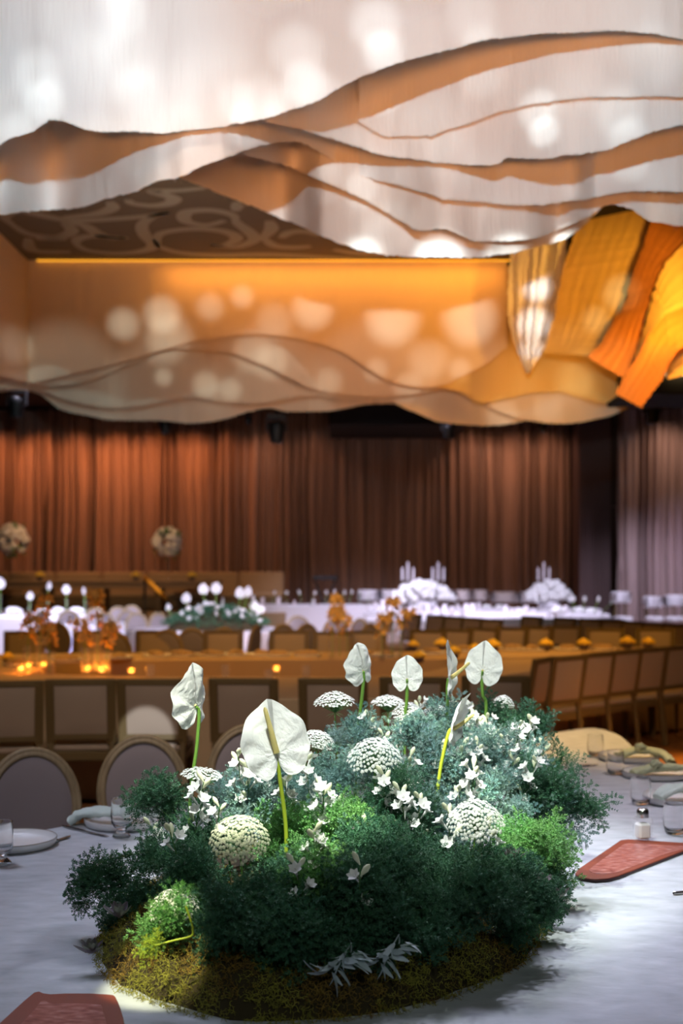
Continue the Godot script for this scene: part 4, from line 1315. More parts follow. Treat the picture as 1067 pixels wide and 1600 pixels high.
func far_tables() -> void:
	bud_mesh = small_spathe()
	round_table(Vector3(-5.6, 0, -24.4), 1.2, "white round tablecloth at the frame edge under the tall single anthuriums")
	round_table(Vector3(-1.95, 0, -19.1), 1.25, "white round tablecloth under the long green and white centrepiece")
	round_table(Vector3(-4.1, 0, -21.4), 0.8, "white round tablecloth among the pale oval chairs")
	long_table(-2.1, 1.2, 30.5, "long white tablecloth with bud vases in front of the black stand")
	long_table(0.45, 5.0, 22.9, "long white tablecloth first of the three behind the dim brown chairs")
	long_table(0.45, 5.2, 25.3, "long white tablecloth second of the three, crowded with candles")
	long_table(0.6, 5.6, 28.0, "long white tablecloth holding the candelabra flowers")
	# single anthuriums in tubes
	var n := 0
	for s in [[2, 915, 962, 0.2, 1.1], [48, 934, 965, 0.7, 0.8], [77, 918, 960, 1.1, 0.8], [106, 924, 958, 0.0, 0.9], [135, 926, 960, -0.9, 0.8]]:
		var base := row_at(s[0] - 2, s[2])
		var o := thing("anthurium_vase", "single white anthurium in a tall glass tube, %s from the frame edge" % ordinal(n), "vase of flowers", base, s[3])
		var h := pt(s[0], s[1], -base.z).y - base.y
		var b := MB.new()
		b.tube(PackedVector3Array([Vector3(0, 0, 0), Vector3(0, h * 0.7, 0)]), PackedFloat32Array([0.03]), 12)
		put("tube_vase", b.mesh(), M.glass, o)
		b = MB.new()
		b.tube(PackedVector3Array([Vector3(0, 0.01, 0), Vector3(0, h * 0.6, 0.01), Vector3(0, h, 0)]), PackedFloat32Array([0.008]), 6)
		put("stem", b.mesh(), M.stem_green, o)
		var f := put("spathe", bud_mesh, M.spathe_white, o, Vector3(0, h, 0.01))
		f.scale = Vector3(1.2, 1.25, 1) * s[4]
		n += 1
	# white bowls between them
	n = 0
	for s in by_x([[21, 960, 0.16], [68, 957, 0.12], [90, 959, 0.15], [120, 958, 0.15], [650, 973, 0.1], [607, 975, 0.18], [635, 966, 0.12], [648, 952, 0.09], [760, 951, 0.1], [780, 954, 0.1], [815, 958, 0.1], [872, 960, 0.16], [905, 957, 0.12], [922, 959, 0.12]]):
		var o := lone("flower_mound", mound_mesh(n), M.petal_white, along("low mound of white blooms", row_at(s[0], s[1])), "flowers", "white mounds on the far tables")
		o.position = row_at(s[0], s[1])
		o.scale = Vector3.ONE * s[2]
		n += 1
	# candles, tumblers and other small white things that crowd the lit tables
	var glass_white := MB.new()
	glass_white.lathe(PackedVector2Array([Vector2(0, 0), Vector2(0.035, 0), Vector2(0.036, 0.005), Vector2(0.01, 0.012), Vector2(0.008, 0.09), Vector2(0.03, 0.11), Vector2(0.04, 0.15), Vector2(0.036, 0.2), Vector2(0.033, 0.2), Vector2(0.036, 0.15), Vector2(0.0, 0.1)]), 14)
	var goblet := glass_white.mesh()
	var cm := MB.new()
	cm.lathe(PackedVector2Array([Vector2(0, 0), Vector2(0.035, 0), Vector2(0.036, 0.12), Vector2(0.03, 0.125), Vector2(0, 0.12)]), 14)
	var pillar_candle := cm.mesh()
	for s in by_x([[575, 952], [586, 954], [598, 950], [612, 951], [622, 956], [640, 957], [655, 961], [668, 955], [682, 957], [694, 956], [706, 955], [716, 953], [728, 955], [738, 956], [748, 953], [672, 965], [690, 968], [705, 964], [722, 966], [790, 958], [800, 962], [808, 957], [822, 960], [833, 962], [858, 965], [868, 958], [884, 962], [410, 944], [435, 944], [460, 946], [490, 944]]):
		var o := lone("pillar_candle", pillar_candle, M.candle_wax, along("short white candle", row_at(s[0], s[1])), "candle", "white candles on the far tables")
		o.position = row_at(s[0], s[1])
		o.scale = Vector3.ONE * rr(0.8, 1.5)
	for s in by_x([[580, 956], [592, 958], [605, 958], [629, 961], [661, 958], [675, 961], [699, 961], [712, 960], [733, 961], [743, 960], [795, 964], [815, 964], [842, 966], [876, 965], [892, 964]]):
		var o := lone("wine_glass", goblet, M.glass, along("clear stemmed glass", row_at(s[0], s[1])), "glass", "stemmed glasses on the far tables")
		o.position = row_at(s[0], s[1])
	# bud vases with white tulips
	n = 0
	for s in by_x([[427, 946, 0.1], [448, 947, 0.0], [471, 945, -0.2], [487, 946, 0.25], [509, 945, 0.05], [523, 944, 0.0], [536, 945, 0.1], [546, 944, 0.2], [562, 944, 0.0], [575, 944, 0.1], [896, 962, 0.0], [911, 962, 0.1], [929, 962, 0.25], [941, 963, 0.6], [620, 950, 0.1]]):
		var base := row_at(s[0], s[1])
		var o := thing("bud_vase", along("slim vase with one white tulip", base), "vase of flowers", base)
		var b := MB.new()
		b.lathe(PackedVector2Array([Vector2(0, 0), Vector2(0.03, 0), Vector2(0.04, 0.04), Vector2(0.02, 0.1), Vector2(0.022, 0.12), Vector2(0, 0.1)]), 12)
		put("vase", b.mesh(), M.glass, o)
		b = MB.new()
		var tip := Vector3(s[2] * 0.25, 0.24, 0)
		b.tube(PackedVector3Array([Vector3(0, 0.02, 0), Vector3(s[2] * 0.06, 0.14, 0), tip]), PackedFloat32Array([0.006]), 6)
		put("stem", b.mesh(), M.stem_green, o)
		b = MB.new()
		for k in 6:
			var a := TAU * k / 6
			petal(b, tip, Vector3(cos(a) * 0.5 + s[2], 1, sin(a) * 0.5), Vector3(-cos(a), 0, -sin(a)), 0.1, 0.06, 0.3)
		put("bloom", b.mesh(), M.petal_white, o)
		n += 1
	# the long green centrepiece on the far round table
	var c := on(337, 984)
	far_centrepiece(c)
	# candelabra islands
	candle_island(pt(660, 950.7, 28.0), 0.7, [[-0.32, 0.0], [0.34, 0.02]], "white flower mass with two candelabras rising from it, farthest on the white tables")
	candle_island(pt(858, 950.7, 28.0), 0.5, [[-0.12, 0.0]], "white flower mass with a single candelabra beside the dark pillar")
	# low white armchairs and sofas
	var ch := [[576, 922, 0.5, 0.0], [610, 922, 0.5, 0.2], [644, 923, 0.5, 0.0], [696, 922, 0.38, 0.1], [723, 922, 0.38, 0.0], [750, 922, 0.38, -0.1], [788, 925, 0.62, 0.1], [830, 925, 0.6, 0.1], [973, 925, 0.4, 0.4], [1022, 932, 0.4, 0.3], [1056, 930, 0.52, 0.0]]
	n = 0
	for s in ch:
		barrel_chair(pt(s[0], s[1], 31.6 if s[0] < 960 else 30.0), s[2], s[3], "low white barrel-backed armchair behind the white tables, %s along" % ordinal(n))
		n += 1

func mound_mesh(sd: int) -> ArrayMesh:
	var b := MB.new()
	var r := RandomNumberGenerator.new()
	r.seed = sd
	for k in 16:
		var a := k * 2.4
		var q := 0.9 * sqrt((k + 0.5) / 16.0)
		b.ball(Vector3(cos(a) * q, 0.2 + 0.5 * (1 - q * q), sin(a) * q), Vector3.ONE * r.randf_range(0.22, 0.34), 8, 5)
	return b.mesh()

func barrel_chair(at: Vector3, w: float, turn: float, label: String) -> void:
	var top := at.y
	at.y = 0
	var o := thing("barrel_armchair", label, "armchair", at, turn)
	var b := MB.new()
	var rows := []
	for q in [[0.9, top - 0.27], [1.06, top - 0.24], [1.14, top - 0.14], [1.08, top - 0.03], [0.95, top], [0.82, top - 0.04], [0.8, top - 0.22], [0.9, top - 0.27]]:
		var ring := PackedVector3Array()
		for j in 29:
			var a := lerpf(0.0, PI, j / 28.0)
			ring.append(Vector3(cos(a) * w * 0.5 * q[0], q[1], -sin(a) * 0.34 * q[0]))
		rows.append(ring)
	b.grid(rows)
	put("back", b.mesh(), M.white_linen, o)
	for k in [0.15, 0.5, 0.85]:
		b = MB.new()
		b.tube(PackedVector3Array([Vector3(cos(PI * k) * w * 0.42, 0.4, -sin(PI * k) * 0.28), Vector3(cos(PI * k) * w * 0.45, top - 0.25, -sin(PI * k) * 0.3)]), PackedFloat32Array([0.02]), 6)
		put("back_post", b.mesh(), M.chair_wood_shaded, o)
	b = MB.new()
	b.lathe(PackedVector2Array([Vector2(0, 0.36), Vector2(0.9, 0.36), Vector2(1, 0.4), Vector2(1, 0.46), Vector2(0.9, 0.5), Vector2(0, 0.5)]), 24, Transform3D(Basis.from_scale(Vector3(w * 0.46, 1, 0.3))))
	put("seat", b.mesh(), M.white_linen, o)
	for s in [[-1, -1], [1, -1], [-1, 1], [1, 1]]:
		put("leg", turned_leg(Vector3(s[0] * w * 0.33, 0, s[1] * 0.2), 0.37), M.chair_wood_shaded, o)

func candle_island(at: Vector3, r: float, stands: Array, label: String) -> void:
	var o := thing("flower_plinth", label, "flower stand", Vector3(at.x, TABLE + 0.001, at.z))
	var b := MB.new()
	b.lathe(PackedVector2Array([Vector2(0, 0), Vector2(r * 0.55, 0), Vector2(r * 0.45, 0.1), Vector2(r * 0.55, 0.16), Vector2(0, 0.17)]), 24)
	put("plinth", b.mesh(), M.white_linen, o)
	b = MB.new()
	var rg := RandomNumberGenerator.new()
	rg.seed = int(r * 100)
	for k in 70:
		var a := k * 2.4
		var q := r * sqrt((k + 0.5) / 70.0)
		b.ball(Vector3(cos(a) * q, 0.2 + 0.34 * (1 - q * q / r / r) + rg.randf_range(-0.03, 0.06), sin(a) * q * 0.6), Vector3.ONE * rg.randf_range(0.055, 0.1), 8, 5)
	put("blooms", b.mesh(), M.petal_white, o)
	var n := 0
	for s in stands:
		var base := Vector3(at.x + s[0], 1.2, at.z + s[1])
		var st := thing("candelabra", "pale candelabra of three tall tapers above the white flowers, %s" % ("beside the dark pillar" if stands.size() == 1 else "nearer the middle of the room" if n == 0 else "second of the pair"), "candelabra", base)
		var m := MB.new()
		m.tube(PackedVector3Array([Vector3(0, 0, 0), Vector3(0, 0.18, 0)]), PackedFloat32Array([0.02]), 10)
		m.tube(PackedVector3Array([Vector3(-0.12, 0.18, 0), Vector3(-0.1, 0.13, 0), Vector3(0, 0.1, 0), Vector3(0.1, 0.13, 0), Vector3(0.12, 0.18, 0)]), PackedFloat32Array([0.014]), 8)
		put("stand", m.mesh(), M.steel, st)
		for k in [[-0.12, 0.18, 0.26], [0.0, 0.18, 0.38], [0.12, 0.18, 0.26]]:
			m = MB.new()
			m.tube(PackedVector3Array([Vector3(k[0], k[1], 0), Vector3(k[0], k[1] + k[2], 0), Vector3(k[0], k[1] + k[2] + 0.02, 0)]), PackedFloat32Array([0.022, 0.018, 0.004]), 10)
			put("taper", m.mesh(), M.candle_wax, st)
		n += 1

func far_centrepiece(c: Vector3) -> void:
	var o := thing("flower_centrepiece", "long low mound of green foliage with white blooms on the far round table", "centrepiece", c + Vector3(0, 0.001, 0))
	var b := MB.new()
	var rows := []
	for i in 7:
		var th := PI / 2 * i / 6
		var ring := PackedVector3Array()
		for j in 28:
			var a := TAU * j / 28
			ring.append(Vector3(cos(a) * 0.72 * cos(th), 0.2 * sin(th), -sin(a) * 0.4 * cos(th)))
		rows.append(ring)
	b.grid(rows, true)
	put("moss_base", b.mesh(), M.moss_core, o)
	var spots := []
	var tints := []
	for k in 420:
		var a := rr(0, TAU)
		var q := sqrt(rr(0, 1))
		var at := Vector3(cos(a) * q * 0.74, 0.03 + 0.22 * (1 - q * q) + rr(0, 0.05), sin(a) * q * 0.42)
		spots.append(Transform3D(facing(Vector3(cos(a) * q * 1.4, rr(0.4, 1.2), sin(a) * q * 1.2), rr(0, TAU)).scaled(Vector3.ONE * rr(0.9, 1.6)), at))
		tints.append(Color(1, 1, 1) * rr(0.7, 1.3))
	many("foliage", frond_mesh(3), M.fern_deep, spots, o, tints)
	var w := MB.new()
	for k in 60:
		var a := rr(0, TAU)
		var q := sqrt(rr(0, 1))
		var at := Vector3(cos(a) * q * 0.7, 0.12 + 0.22 * (1 - q * q), sin(a) * q * 0.4)
		w.ball(at + Vector3(0, rr(0, 0.06), 0), Vector3.ONE * rr(0.02, 0.045), 6, 4)
	put("blossoms", w.mesh(), M.petal_white, o)
	for s in [[290, 938, 1.0, 0.5], [318, 924, 1.05, 0.0], [337, 923, 1.1, 0.3], [346, 942, 0.8, 1.3], [376, 930, 1.1, -0.4], [386, 928, 1.0, 0.6], [394, 938, 0.7, 1.2], [398, 950, 1.0, -0.2], [262, 951, 0.7, 0.8], [407, 955, 0.8, 0.3]]:
		var top := pt(s[0], s[1], -c.z + rr(-0.25, 0.25)) - c
		var st := MB.new()
		st.tube(PackedVector3Array([Vector3(top.x * 0.8, 0.05, top.z), top]), PackedFloat32Array([0.007]), 6)
		put("stem", st.mesh(), M.stem_green, o)
		var f := put("spathe", bud_mesh, M.spathe_white, o, top)
		f.rotation.y = s[3]
		f.scale = Vector3.ONE * s[2]

# ------------------------------------------------------------------ the stage with the head table
func stage() -> void:
	var st := struct("floor_stage", slab_box(Vector3(-10.9, 0.0, -34.1), Vector3(-1.3, 0.6, -29.6)), M.tan_linen, "low stage along the far wall")
	st.set_meta("kind", "structure")
	# long sofa at the back
	var so := thing("long_bench", "long tan upholstered bench along the back of the stage", "bench", Vector3(-6.1, 0.6, -32.2))
	for k in 8:
		var b := MB.new()
		b.box(Vector3(-4.05 + k * 1.16, 0.62, -0.28), Vector3(1.14, 0.62, 0.16), 0.05)
		put("back_cushion", b.mesh(), M.tan_linen, so)
		b = MB.new()
		b.box(Vector3(-4.05 + k * 1.16, 0.36, 0.05), Vector3(1.14, 0.16, 0.56), 0.05)
		put("seat_cushion", b.mesh(), M.tan_linen, so)
	var b := MB.new()
	b.box(Vector3(0.01, 0.15, 0), Vector3(9.3, 0.28, 0.7), 0.02)
	put("plinth", b.mesh(), M.chair_wood_shaded, so)
	# head table
	var t := thing("head_table", "long head table on the stage with a tan top and open front", "table", Vector3(-6.35, 0.6, -30.6))
	b = MB.new()
	b.box(Vector3(0, 0.71, 0), Vector3(7.0, 0.06, 0.9), 0.015)
	put("table_top", b.mesh(), M.tan_linen, t)
	b = MB.new()
	b.box(Vector3(0, 0.62, 0), Vector3(6.9, 0.12, 0.8), 0.01)
	put("apron", b.mesh(), M.tan_linen, t)
	for k in 6:
		b = MB.new()
		b.box(Vector3(-3.35 + k * 1.34, 0.29, 0), Vector3(0.16, 0.58, 0.7), 0.01)
		put("leg", b.mesh(), M.chair_wood_shaded, t)
	# tall flower vases
	for s in [[20, 843, 0.4, "tall vase with a ball of cream hydrangeas at the frame edge of the stage"], [262, 847, 0.36, "tall vase with a ball of cream hydrangeas at the middle of the head table"]]:
		var top := pt(s[0], s[1], 30.6)
		var o := thing("flower_vase", s[3], "vase of flowers", Vector3(top.x, 1.341, top.z))
		var h := top.y - 1.34
		b = MB.new()
		b.lathe(PackedVector2Array([Vector2(0, 0), Vector2(0.12, 0), Vector2(0.12, 0.015), Vector2(0.025, 0.03), Vector2(0.02, h * 0.5), Vector2(0.06, h * 0.7), Vector2(0.09, h * 0.78), Vector2(0, h * 0.75)]), 18)
		put("vase", b.mesh(), M.glass, o)
		b = MB.new()
		for k in 60:
			var d := Vector3(rr(-1, 1), rr(-1, 1), rr(-1, 1)).normalized()
			b.ball(Vector3(0, h, 0) + d * s[2] * 0.8, Vector3.ONE * rr(0.07, 0.11), 8, 5)
		put("blooms", b.mesh(), M.hydrangea, o)
		b = MB.new()
		for k in 26:
			var d := Vector3(rr(-1, 1), rr(-1, 0.8), rr(-1, 1)).normalized()
			petal(b, Vector3(0, h, 0) + d * s[2] * 0.75, d + Vector3(0, rr(-0.4, 0.6), 0), Vector3.UP, 0.22, 0.12, 0.1)
		put("leaves", b.mesh(), M.leaf_green, o)
	var n := 0
	for s in [[62, 903], [212, 903], [300, 904]]:
		flower_bowl(Vector3((s[0] - 533.5) * 30.6 / F, 1.341, -30.6), 0.1, "little bowl of yellow flowers on the head table, %s along" % ordinal(n))
		n += 1
	# gold handrail of the stage steps
	b = MB.new()
	var p0 := pt(226, 902, 29.2)
	var p1 := pt(260, 936, 28.0)
	b.tube(PackedVector3Array([p0, p1]), PackedFloat32Array([0.045]), 10)
	var rail := thing("handrail", "slanting gold handrail in front of the stage", "handrail")
	put("rail", b.mesh(), M.gold, rail)
	for q in [p0, p1]:
		b = MB.new()
		b.tube(PackedVector3Array([Vector3(q.x, 0.005, q.z), q]), PackedFloat32Array([0.025]), 8)
		put("post", b.mesh(), M.black_metal, rail)
	# black folding stand
	var ld := thing("keyboard_stand", "black cross-legged stand with a flat top before the brown curtains", "stand", Vector3(-0.4, 0, -31.0))
	b = MB.new()
	b.box(Vector3(0, 1.4, 0), Vector3(0.62, 0.09, 0.4), 0.02)
	put("top", b.mesh(), M.black_metal, ld)
	for s in [-1, 1]:
		b = MB.new()
		bar(b, Vector3(-s * 0.26, 0.0, s * 0.05), Vector3(s * 0.26, 1.36, s * 0.05), 0.05, 0.03)
		put("leg", b.mesh(), M.black_metal, ld)

# ------------------------------------------------------------------ the flower mound on the front table
const MOUND := Vector3(-0.03, TABLE, -3.56)
const MOUND_R := Vector3(0.59, 0.15, 0.79)
const LEAN := 0.12          # the mound drifts to one side as it runs away from the camera

func mound_y(x: float, z: float) -> float:
	x += LEAN * (z - MOUND.z)
	var q := Vector2((x - MOUND.x) / MOUND_R.x, (z - MOUND.z) / MOUND_R.z).length()
	return TABLE + MOUND_R.y * sqrt(maxf(0.0, 1.0 - pow(q, 2.6)))

func frond_mesh(sd: int) -> ArrayMesh:
	# a feathery spray, 8 cm long, growing along +y
	var r := RandomNumberGenerator.new()
	r.seed = sd
	var b := MB.new()
	var l := 0.075
	for k in 11:
		var t := 0.1 + 0.9 * k / 10.0
		var a := k * 2.4 + r.randf_range(-0.4, 0.4)
		var at := Vector3(0, t * l, 0)
		var dir := Vector3(cos(a), 0.8, sin(a)).normalized()
		var bl := l * 0.42 * (1.1 - t) + 0.012
		thread(b, at, at + dir * bl, 0.0005)
		for j in 4:
			var u := 0.4 + 0.6 * j / 3.0
			for i in 5:
				var na := i * TAU / 5 + j
				var side := dir.cross(Vector3.UP).normalized() * cos(na) + dir.cross(dir.cross(Vector3.UP)).normalized() * sin(na)
				needle(b, at + dir * bl * u, (dir * (0.75 if j < 3 else 1.2) + side * 0.8).normalized() * r.randf_range(0.006, 0.01), 0.0011, r.randf() * TAU)
	thread(b, Vector3.ZERO, Vector3(0, l, 0), 0.0006)
	return b.mesh()

func thread(b: MB, a: Vector3, c: Vector3, w: float) -> void:
	var y := (c - a).normalized()
	var x := y.cross(Vector3(0.3, 0.2, 1)).normalized() * w
	var z := y.cross(x)
	var k := [b.p(a + x), b.p(a - x * 0.5 + z * 0.86), b.p(a - x * 0.5 - z * 0.86), b.p(c)]
	b.tri(k[0], k[1], k[3])
	b.tri(k[1], k[2], k[3])
	b.tri(k[2], k[0], k[3])

func needle(b: MB, at: Vector3, v: Vector3, w: float, turn: float) -> void:
	var y := v.normalized()
	var x := y.cross(Vector3(0.2, 0.9, 0.4)).normalized()
	var s := x.rotated(y, turn) * w
	var k := [b.p(at), b.p(at + v * 0.45 + s), b.p(at + v), b.p(at + v * 0.45 - s)]
	b.quad(k[0], k[1], k[2], k[3])

func plume(x: float, y: float, rx: float, ry: float, d: float, m: Material, count: int, label: String, size := 1.0, group := "") -> void:
	var c := pt(x, y, d)
	var w := rx * d / F
	var h := ry * d / F
	var foot := Vector3(clampf(c.x, MOUND.x - 0.58, MOUND.x + 0.58), 0, clampf(c.z, MOUND.z - 0.7, MOUND.z + 0.7))
	foot = foot.lerp(Vector3(MOUND.x, 0, MOUND.z), 0.22)
	foot.y = mound_y(foot.x, foot.z) - 0.01
	var o := thing("fern_plume", label, "foliage", foot, 0, group)
	var rel := c - foot
	var b := MB.new()
	for k in 4:
		var tip := rel + Vector3(rr(-0.6, 0.6) * w, rr(0.1, 0.7) * h, rr(-0.6, 0.6) * w)
		b.tube(smooth([Vector3(rr(-0.01, 0.01), 0, rr(-0.01, 0.01)), Vector3(tip.x * 0.3, tip.y * 0.55, tip.z * 0.3), tip], 4), PackedFloat32Array([0.0018, 0.0016, 0.0014, 0.0012, 0.001]), 5)
	put("stems", b.mesh(), M.leaf_green, o)
	var spots := []
	var tints := []
	var lobes := []
	for k in 7:
		var v := Vector3(rr(-1, 1), rr(-0.8, 1), rr(-1, 1)).normalized() * rr(0.4, 0.85)
		lobes.append(v)
	for k in count:
		var lb: Vector3 = lobes[k % 7]
		var v := lb + Vector3(rr(-1, 1), rr(-1, 1), rr(-1, 1)).normalized() * pow(rr(0, 1), 0.45) * 0.5
		var at := rel + Vector3(v.x * w, v.y * h, v.z * w)
		var dir := Vector3(v.x, v.y + 0.45, v.z) + (v - lb) * 1.5 + Vector3(rr(-0.4, 0.4), rr(-0.1, 0.5), rr(-0.4, 0.4))
		at -= dir.normalized() * 0.04 * size
		if foot.y + at.y < TABLE + 0.012:
			at.y = TABLE + 0.012 - foot.y
			dir.y = absf(dir.y) + 0.2
		spots.append(Transform3D(facing(dir, rr(0, TAU)).scaled(Vector3.ONE * size * rr(0.65, 1.15)), at))
		var tone := rr(0.75, 1.25)
		tints.append(Color(tone * rr(0.85, 1.15), tone, tone * rr(0.85, 1.15)))
	many("foliage", fronds[count % 3], m, spots, o, tints)

var fronds := []

func spathe_mesh(sd: int, cup: float, curl: float) -> ArrayMesh:
	# heart-shaped, joined to its stem at the origin, tip along +y, face along +z, tip 1 long
	var rad := v2([0, 1.0, 10, 0.93, 28, 0.83, 50, 0.74, 75, 0.65, 95, 0.6, 120, 0.57, 146, 0.55, 160, 0.47, 172, 0.3, 180, 0.12])
	var n := FastNoiseLite.new()
	n.seed = sd
	n.frequency = 1.0
	n.fractal_octaves = 2
	var rows := []
	for i in 13:
		var t := i / 12.0
		var ring := PackedVector3Array()
		for j in 64:
			var a := TAU * j / 64
			var deg := rad_to_deg(a if a <= PI else TAU - a)
			var r := curve(rad, deg) * t * (1.0 + 0.02 * sin(a * 9.0 + sd))
			var x := -sin(a) * r
			var y := cos(a) * r
			var z := cup * (x * x * 1.4 + 0.35 * y * y) - cup * 0.25 * r + curl * maxf(0, y) * maxf(0, y)
			z += 0.03 * t * cos(a * 7.0 + n.get_noise_1d(a * 2.0)) * smoothstep(0.15, 0.7, t)
			z += 0.03 * t * n.get_noise_2d(x * 4.0, y * 4.0)
			ring.append(Vector3(x, y, z))
		rows.append(ring)
	var b := MB.new()
	b.grid(rows, true, 3.0, 1.0)
	return b.mesh()

func root(q: Vector3) -> Vector3:                             # where a stem leaves the moss below a point
	var c := Vector2((q.x + LEAN * (q.z - MOUND.z) - MOUND.x) / MOUND_R.x, (q.z - MOUND.z) / MOUND_R.z)
	if c.length() > 0.88:
		c = c.normalized() * 0.88
	var z := MOUND.z + c.y * MOUND_R.z
	var x := MOUND.x + c.x * MOUND_R.x - LEAN * (z - MOUND.z)
	return Vector3(x, mound_y(x, z) - 0.006, z)

func anthurium(x: float, y: float, d: float, size: float, yaw: float, pitch: float, roll: float, stem_px: Array, label: String, sd: int, cup := 0.35, curl := 0.0, spike := Vector3(0.05, 0.75, 0.45), stem_mat: Material = null) -> void:
	var at := pt(x, y, d)
	var foot := root(pt(stem_px[-1].x, stem_px[-1].y, d + 0.02))
	var o := thing("anthurium", label, "flower", Vector3(foot.x, foot.y, foot.z))
	var bs := Basis.from_euler(Vector3(pitch, yaw, 0), EULER_ORDER_YXZ) * Basis(Vector3.BACK, roll)
	var s := put("spathe", spathe_mesh(sd, cup, curl), M.spathe_white, o, at - foot)
	s.basis = bs.scaled(Vector3.ONE * size)
	var b := MB.new()
	var sp := smooth([Vector3.ZERO, spike * 0.35 + Vector3(0, 0, 0.03), spike * 0.7 + Vector3(0, 0.0, 0.02), spike], 4)
	var pts := PackedVector3Array()
	for q in sp:
		pts.append(bs * (q * size * 0.85) + bs.z * 0.002)
	var radii := PackedFloat32Array()
	for k in pts.size():
		radii.append(size * lerpf(0.06, 0.036, float(k) / pts.size()) if k < pts.size() - 1 else size * 0.015)
	b.tube(pts, radii, 10)
	put("spadix", b.mesh(), M.spadix, o, at - foot)
	var path := [Vector3.ZERO]
	for k in stem_px.size():
		var q: Vector2 = stem_px[k]
		path.append(pt(q.x, q.y, d + 0.02 * float(k + 1) / stem_px.size()) - at)
	path.append(foot - at)
	path[0] = -bs.z * 0.004
	b = MB.new()
	b.tube(smooth(path, 6), PackedFloat32Array([0.0038, 0.004, 0.0042, 0.0045, 0.005, 0.0052]), 8)
	put("stem", b.mesh(), stem_mat if stem_mat else M.stem_green, o, at - foot)

var umbellet: ArrayMesh

func make_umbellet() -> ArrayMesh:
	var r := RandomNumberGenerator.new()
	r.seed = 5
	var b := MB.new()
	for k in 15:
		var a := k * 2.4
		var q := 0.0085 * sqrt((k + 0.4) / 15.0)
		var at := Vector3(cos(a) * q, 0.004 - q * q * 40, sin(a) * q)
		var up := Vector3(cos(a) * q * 60, 1, sin(a) * q * 60).normalized()
		var bs := facing(up, r.randf() * TAU)
		for j in 5:
			var an := TAU * j / 5
			var u := bs * Vector3(cos(an), 0.15, sin(an)) * 0.0026
			var w := bs * Vector3(-sin(an), 0, cos(an)) * 0.0011
			var k0 := [b.p(at), b.p(at + u * 0.7 + w), b.p(at + u * 1.1), b.p(at + u * 0.7 - w)]
			b.quad(k0[0], k0[1], k0[2], k0[3])
	return b.mesh()

func umbel(x: float, y: float, d: float, wpx: float, dome: float, tilt: Vector3, foot_px: Vector2, label: String, m: Material) -> void:
	var top := pt(x, y, d)
	var r := wpx * 0.5 * d / F
	var foot := root(pt(foot_px.x, foot_px.y, d + 0.03))
	var o := thing("queen_annes_lace", label, "flower", foot)
	var bs := facing(tilt, 0.3)
	var c := top - foot
	var n := 260
	var spots := []
	var b := MB.new()
	var hub := c - bs.y * r * 0.75
	for k in n:
		var a := k * 2.399963
		var q := sqrt((k + 0.5) / n)
		var h := dome * r * (1.0 - q * q) - dome * r * 0.5
		var at := c + bs * Vector3(cos(a) * q * r, h + rr(-0.07, 0.05) * r, sin(a) * q * r)
		var up := bs * Vector3(cos(a) * q * dome * 1.6, 1, sin(a) * q * dome * 1.6)
		spots.append(Transform3D(facing(up, rr(0, TAU)).scaled(Vector3.ONE * r / 0.07 * rr(0.36, 0.58)), at))
		if k % 3 == 0:
			b.tube(PackedVector3Array([hub, hub.lerp(at, 0.6) + bs.y * r * -0.02 * q, at - up.normalized() * 0.003]), PackedFloat32Array([0.0007, 0.0006, 0.0005]), 3, false)
	put("rays", b.mesh(), M.leaf_green, o)
	many("florets", umbellet, m, spots, o)
	b = MB.new()
	b.tube(smooth([Vector3.ZERO, hub * 0.5 + Vector3(rr(-0.01, 0.01), 0, 0.005), hub], 6), PackedFloat32Array([0.0028, 0.0026, 0.0024, 0.0022]), 7)
	put("stem", b.mesh(), M.stem_green, o)
	b = MB.new()
	for k in 9:
		var a := TAU * k / 9
		petal(b, hub, bs * Vector3(cos(a), -0.15, sin(a)), bs.y, r * 0.5, 0.0025, -0.2)
	put("bracts", b.mesh(), M.leaf_green, o)

var blossom: ArrayMesh
var bud: ArrayMesh
var lance: ArrayMesh

func blossom_stem(x: float, y: float, d: float, fx: float, fy: float, n: int, label: String, size := 1.0) -> void:
	var top := pt(x, y, d - 0.05)
	var foot := root(pt(fx, fy, d + 0.02))
	var o := thing("white_blossom_stem", label, "flower", foot, 0, "white blossom stems in the mound")
	var c := top - foot
	var line := smooth([Vector3.ZERO, (pt(fx, fy, d + 0.02) - foot) * 0.6, c], 8)
	var b := MB.new()
	b.tube(line, PackedFloat32Array([0.0025, 0.0022, 0.002, 0.0018, 0.0016]), 6)
	put("stem", b.mesh(), M.leaf_green, o)
	for k in n + 3:
		var t := 1.0 - minf(0.72, 0.11 / maxf(c.length(), 0.02)) * float(k) / (n + 3)
		var a: float = k * 2.4 + x
		var dir := Vector3(cos(a), 0.55 + 0.8 * t, sin(a) + 0.35).normalized()
		var at := line[int(t * (line.size() - 1))]
		var is_bud := k < 2 or k == n
		var f := put("bud" if is_bud else "flower", bud if is_bud else blossom, M.petal_white if not is_bud else M.floret_cream, o, at + dir * (0.011 if k < 2 else 0.02) * size)
		f.basis = facing(dir, a).scaled(Vector3.ONE * size * rr(0.85, 1.15))
	for k in 4:
		var t := 0.1 + 0.2 * k
		var a: float = k * 2.1 + y
		var f := put("leaf", lance, M.leaf_green, o, line[int(t * (line.size() - 1))])
		f.basis = facing(Vector3(cos(a), 0.9, sin(a)), a).scaled(Vector3.ONE * rr(0.8, 1.2))

